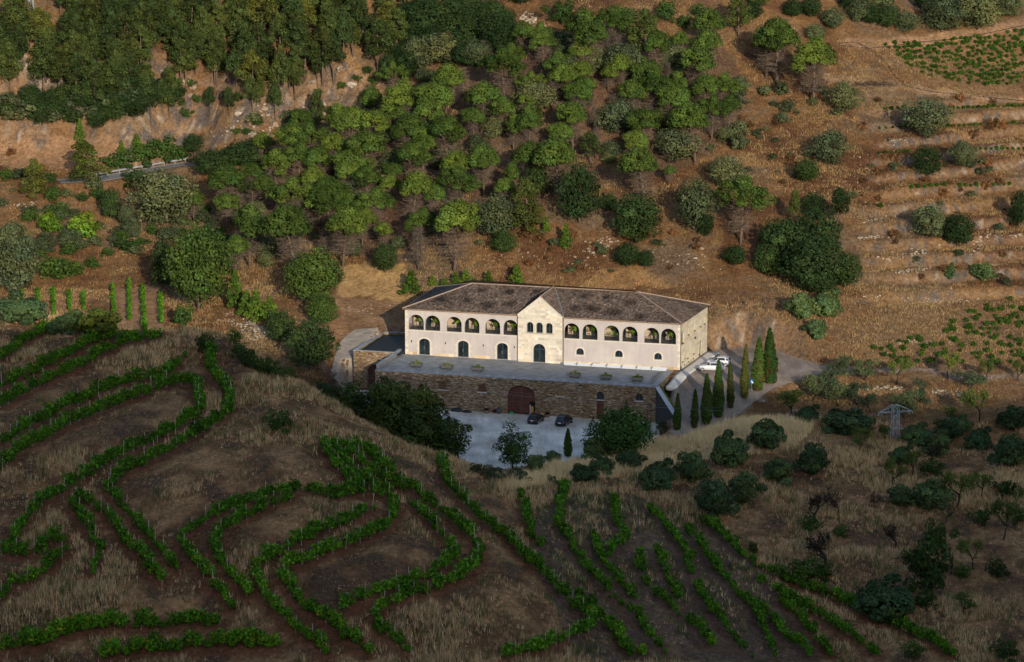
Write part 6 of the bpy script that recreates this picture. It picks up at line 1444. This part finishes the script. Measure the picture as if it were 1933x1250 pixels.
# ------------------------------------------------------------------ sign, fences, pylons, wires
p = G(1419, 741); o = tag(empty('road_sign', tuple(p), 0), 'round blue arrow sign on a post at the foot of a cypress', 'sign')
m = MB(); m.tube([(0, 0, -.2), (0, 0, 2.1)], .035, 6); m.build('post', grey_metal, o)
def disc(r_, y, n=20): return [(r_ * math.cos(2 * math.pi * j / n), y, 1.75 + 1.25 * r_ * math.sin(2 * math.pi * j / n)) for j in range(n)]
m = MB(); m.loft([disc(.30, -.04), disc(.30, -.07)]); m.build('disc', plain('sign_blue', (.008, .085, .30), .5, .3, .05), o)
m = MB(); y = -.076
ax_ = Vector((.5, 0, -.86)).normalized(); nx_ = Vector((.86, 0, .5)).normalized(); c0 = Vector((-.1, y, 1.93)); c1 = Vector((.06, y, 1.66)); c2 = Vector((.13, y, 1.5))
m.poly([tuple(c0 - nx_ * .05), tuple(c0 + nx_ * .05), tuple(c1 + nx_ * .05), tuple(c1 - nx_ * .05)]); m.poly([tuple(c1 - nx_ * .13), tuple(c1 + nx_ * .13), tuple(c2)]); m.build('arrow', plain('sign_white', (.8, .8, .8), .4), o)
def lattice(loc, H_, wb, wt, arm, label, rz=.25, c=(.30, .36, .40)):
    o = tag(empty('pylon', loc, rz), label, 'pylon'); mt = plain('galvanised', c, .5, .3, .1, 3.0, .0); cn = [(-1, -1), (1, -1), (1, 1), (-1, 1)]
    for sx, sy in cn: m = MB(); m.tube([(sx * wb, sy * wb, -.3), (sx * wt, sy * wt, H_)], .05, 5); m.build('leg', mt, o)
    nb = 6
    for f in range(4):
        m = MB()
        for k in range(nb):
            z0 = H_ * k / nb; z1 = H_ * (k + 1) / nb; w0_ = wb + (wt - wb) * k / nb; w1_ = wb + (wt - wb) * (k + 1) / nb; a, b = cn[f], cn[(f + 1) % 4]
            if k % 2: a, b = b, a
            m.tube([(a[0] * w0_, a[1] * w0_, z0), (b[0] * w1_, b[1] * w1_, z1)], .028, 4); m.tube([(a[0] * w1_, a[1] * w1_, z1), (b[0] * w1_, b[1] * w1_, z1)], .025, 4)
        m.build('bracing', mt, o)
    if arm:
        for s in (-1, 1):
            m = MB(); tip = (s * arm, 0, H_ * .80)
            for y in (-wt, wt): m.tube([(s * wt, y, H_ * .80), tip], .04, 4); m.tube([(s * wt, y, H_), tip], .035, 4)
            for q in (.33, .66): m.tube([(s * (wt + (arm - wt) * q), 0, H_ * .80), (s * (wt + (arm - wt) * q), 0, H_ * (1 - .2 * q))], .025, 4)
            m.build('crossarm', mt, o)
            for xq in (arm, arm * .8):
                m = MB(); m.lathe([(.03, H_ * .80 - .45), (.08, H_ * .80 - .4), (.05, H_ * .80 - .3), (.08, H_ * .80 - .2), (.03, H_ * .80 - .05)], 8, (s * xq, 0)); m.build('insulator', plain('insulator_glass', (.25, .32, .3), .2), o)
        for s in (-1, 1): m = MB(); m.tube([(0, 0, H_ * .36), (s * 1.3, -.3, H_ * .28)], .03, 4); m.tube([(s * wt, 0, H_ * .55), (s * 1.3, -.3, H_ * .28)], .03, 4); m.build('stay_bracket', mt, o)
    return o
p = G(1689, 829); PYL = tuple(p); s_ = pxm(p); PH = 66 / s_; lattice(PYL, PH, .55, .42, 2.75, 'grey lattice pylon in the olive orchard at right')
p = G(59, 28); lattice(tuple(p), 9.0, .5, .35, 0, 'lattice pylon at the top left edge of the forest', .4)
for k, (dx, zz, ex, ez) in enumerate([(-2.7, .80, 640, 34), (-2.2, .80, 660, 30), (2.7, .80, 690, 26)]):
    a = Vector((PYL[0] + dx * math.cos(.25), PYL[1] + dx * math.sin(.25), PYL[2] + PH * zz - .45)); b = Vector((-105, PYL[1] + 25 + 3 * k, 17.5 - k * .8)); pts = []
    for j in range(25): t = j / 24; q = a.lerp(b, t); q.z -= 4 * 5.5 * t * (1 - t); pts.append(q)
    m = MB(); m.tube(pts, .008, 4); tag(m.build('power_line', plain('wire_metal', (.25, .26, .28), .4, .4, .05, 1, .6)), ['power line from the pylon, lowest of three', 'power line from the pylon, middle of three', 'power line from the pylon, uppermost of three'][k], 'wire', 'power lines over the court')
# guardrail
gpx = [(140, 336), (190, 333), (215, 328), (240, 323), (265, 319), (290, 315), (320, 311.5), (354, 308)]
gp = np.array([ROAD[:, :2][np.argmin(np.abs(ROAD[:, 0] - toward(a, b, 80)[0]))] for a, b in gpx])
xs_g = np.array([onz(a, b, 14.3)[0] for a, b in gpx]); gyy = np.interp(xs_g, ROAD[:, 0], ROAD[:, 1]) + 2.75; gzz = np.interp(xs_g, ROAD[:, 0], ROAD[:, 2])
o = tag(empty('guardrail', (xs_g[0], gyy[0], gzz[0])), 'pale steel guardrail along the far side of the road', 'guardrail'); rel = lambda x, y, z: (x - xs_g[0], y - gyy[0], z - gzz[0]); gm = plain('guardrail_steel', (.34, .36, .38), .4, .4, .08, 1.5, .4)
m = MB()
for k in range(len(xs_g) - 1):
    for z0, dy in ((.55, 0), (.63, -.06), (.71, 0), (.79, -.06)):
        m.poly([rel(xs_g[k], gyy[k] + dy, gzz[k] + z0), rel(xs_g[k + 1], gyy[k + 1] + dy, gzz[k + 1] + z0), rel(xs_g[k + 1], gyy[k + 1] - .06 - dy, gzz[k + 1] + z0 + .08), rel(xs_g[k], gyy[k] - .06 - dy, gzz[k] + z0 + .08)])
m.build('rail', gm, o)
for x in np.arange(xs_g[0], xs_g[-1], 2.0):
    y = np.interp(x, xs_g, gyy); z = np.interp(x, xs_g, gzz); m = MB(); q = rel(x, y + .05, z); m.box(q[0] - .05, q[0] + .05, q[1], q[1] + .08, q[2] - .3, q[2] + .85); m.build('post', gm, o)
# irrigation hoses on the upper tracks
hm = plain('black_hose', (.015, .015, .016), .5)
for pts, lb in (([(1933,48),(1880,60),(1820,72),(1740,80),(1680,88),(1640,92),(1615,80),(1585,82),(1582,86),(1640,92)], 'black hose along the upper right track'), ([(1640,95),(1670,115),(1690,145),(1710,163),(1760,174),(1850,183),(1933,191)], 'black hose winding down to the lower right track')):
    a = np.array(pts, float); n = 60; s0 = np.r_[0, np.cumsum(np.hypot(*np.diff(a, axis=0).T))]; t = np.linspace(0, s0[-1], n); g_ = ground(np.interp(t, s0, a[:, 0]), np.interp(t, s0, a[:, 1])); m = MB(); m.tube([(q[0], q[1], q[2] + .06) for q in g_], .07, 5); tag(m.build('hose', hm), lb, 'hose')
# railing posts by the annex
w = loc2w(-3.2, 12.9)
# ------------------------------------------------------------------ rocks
def rock_mesh(seed, c):
    r = np.random.default_rng(seed); import bmesh
    bm = bmesh.new(); bmesh.ops.create_icosphere(bm, subdivisions=2, radius=1.0); ph = r.random(6) * 6
    for v in bm.verts:
        n = v.co.normalized(); d = 1 + .28 * math.sin(3.1 * n.x + ph[0]) * math.sin(2.7 * n.y + ph[1]) + .2 * math.sin(5 * n.z + ph[2] + 2 * n.x) + .1 * r.normal(); v.co = Vector((n.x * d, n.y * d * .9, n.z * d * .7))
    me = bpy.data.meshes.new('rock'); bm.to_mesh(me); bm.free(); me.materials.append(plain('pale_rock_%d' % seed, c, .95, .1, .4, 1.2, 0, .1)); return me
RM = [rock_mesh(1, (.33, .28, .23)), rock_mesh(2, (.28, .21, .15)), rock_mesh(3, (.22, .175, .14))]
rk_r = np.random.default_rng(12)
for lst, lab, grp in (([(755,55,18),(762,42,12),(752,75,14),(760,95,16),(768,82,10),(748,88,9)], 'pale rock beside the forest edge gully', 'pale rocks by the forest'), ([(640,185,14),(608,198,16),(612,215,10),(560,210,14),(500,205,16),(480,255,16),(700,205,12),(665,160,18),(350,155,22),(365,165,14),(268,195,20),(305,135,12),(360,180,12),(590,155,14),(640,130,16),(520,235,12),(545,190,10),(450,215,14),(440,240,10)], 'weathered rock knob on the upper left cliff', 'rock knobs of the cliff'),
    ([(1500,775,10),(1440,758,8),(1325,680,0),(185,360,10),(178,355,8),(1305,160,9)], 'rough boulder beside the path', 'boulders by the path'), ([(1120,478,9),(1135,465,8),(1150,452,8),(1110,470,7),(1085,485,7),(1105,492,6),(1325,470,10),(1312,488,8),(1235,455,9),(1330,485,7),(1300,480,6)], 'pale rock on the bank behind the roof', 'rocks on the bank')):
    pts = [q for q in lst if q[2] > 0]; P = ground([q[0] for q in pts], [q[1] for q in pts])
    for (x, y, w), p in zip(pts, P):
        s_ = pxm(p); sc = w / s_ / 2; o = link('rock', RM[rk_r.integers(3)], None, tuple(p), rk_r.random() * 6, (sc * (.9 + .4 * rk_r.random()), sc, sc * (.7 + .5 * rk_r.random()))); tag(o, lab, 'rock', grp)
# rubble of the old dry-stone terrace walls
SV2, SF2, ST2, off2 = [], [], [], 0
def rubble_line(pts, n, sp, sz0, c=(.27, .225, .175)):
    global off2
    a = np.array(pts, float); s0 = np.r_[0, np.cumsum(np.hypot(*np.diff(a, axis=0).T))]; t = rk_r.random(n) * s0[-1]; P = ground(np.interp(t, s0, a[:, 0]) + rk_r.normal(0, sp, n), np.interp(t, s0, a[:, 1]) + rk_r.normal(0, sp * .5, n))
    for p in P:
        s = sz0 * (.5 + rk_r.random()); V = np.array([(x, y, z) for z in (-.6, .6) for y in (-.8, .8) for x in (-1, 1)]) * s * (.7 + .6 * rk_r.random((8, 3))); a_ = rk_r.random() * 6; V = np.c_[V[:, 0] * math.cos(a_) - V[:, 1] * math.sin(a_), V[:, 0] * math.sin(a_) + V[:, 1] * math.cos(a_), V[:, 2]] + p + np.array([0, 0, s * .3])
        SV2.append(V); SF2.append(np.array([(0, 2, 3, 1), (4, 5, 7, 6), (0, 1, 5, 4), (2, 6, 7, 3), (0, 4, 6, 2), (1, 3, 7, 5)]) + off2); ST2.append(np.tile(np.array(c) * (.6 + .7 * rk_r.random()), (8, 1))); off2 += 8
for pts, n, sp, z in [([(1620,450),(1690,446)], 60, 2, .17), ([(1625,420),(1690,408)], 36, 3, .15), ([(1690,515),(1760,507)], 70, 3, .17), ([(1660,490),(1720,480),(1770,470)], 60, 7, .2), ([(1840,470),(1860,445),(1880,440)], 60, 9, .18), ([(1620,560),(1720,566),(1860,572)], 110, 4, .13), ([(1820,505),(1900,500)], 40, 3, .14), ([(1690,645),(1790,650)], 80, 4, .14), ([(1640,735),(1700,732)], 50, 3, .18), ([(1760,740),(1830,748)], 60, 4, .17), ([(1600,368),(1690,265)], 20, 10, .15), ([(1665,265),(1705,264)], 24, 2, .14), ([(1905,445),(1933,448)], 20, 3, .17), ([(1860,870),(1933,915)], 60, 4, .17), ([(1085,500),(1150,450)], 90, 12, .16), ([(900,490),(1000,480)], 40, 12, .12), ([(1180,470),(1340,500)], 70, 16, .14), ([(985,30),(1020,50)], 60, 8, .25), ([(400,255),(560,240)], 90, 14, .2), ([(470,230),(520,190)], 60, 14, .22), ([(560,225),(690,205)], 90, 16, .22), ([(430,600),(500,640)], 160, 9, .16), ([(470,605),(500,632)], 120, 4, .2), ([(30,385),(80,400)], 60, 10, .18), ([(640,585),(740,590)], 50, 10, .09)]: rubble_line(pts, int(n * .65), sp * 1.25, z)
tag(link('rubble', np_mesh('rubble', np.concatenate(SV2), np.concatenate(SF2), tinted('rubble_rock', .95, .1, 5.0, .3, .03), np.concatenate(ST2))), 'loose pale stones of fallen terrace walls', kind='stuff')
# brushwood heap
p = G(1630, 575); r = np.random.default_rng(66); n = 130; A_ = np.c_[r.normal(0, .6, n), r.normal(0, .4, n), .1 + .5 * r.random(n)]; B_ = A_ + np.c_[r.normal(0, .9, n), r.normal(0, .6, n), .2 * r.normal(size=n)]; V, F, T = twigs(A_, B_, .04, (.13, .10, .08), r)
tag(link('brushwood_heap', np_mesh('brushwood_heap', V, F, TWIG, T), None, tuple(p)), 'heap of cut brushwood on the slope above the vine plot', 'brushwood')
p = G(1640, 163); n = 300; A_ = np.c_[r.normal(0, 3.0, n), r.normal(0, .9, n), .1 + .7 * r.random(n)]; B_ = A_ + r.normal(0, .9, (n, 3)) * np.array([1, .8, .4]); V, F, T = twigs(A_, B_, .05, (.085, .06, .05), r)
tag(link('brushwood_heap', np_mesh('brushwood_heap', V, F, TWIG, T), None, tuple(p)), 'long heap of dark brushwood below the lower right track', 'brushwood')
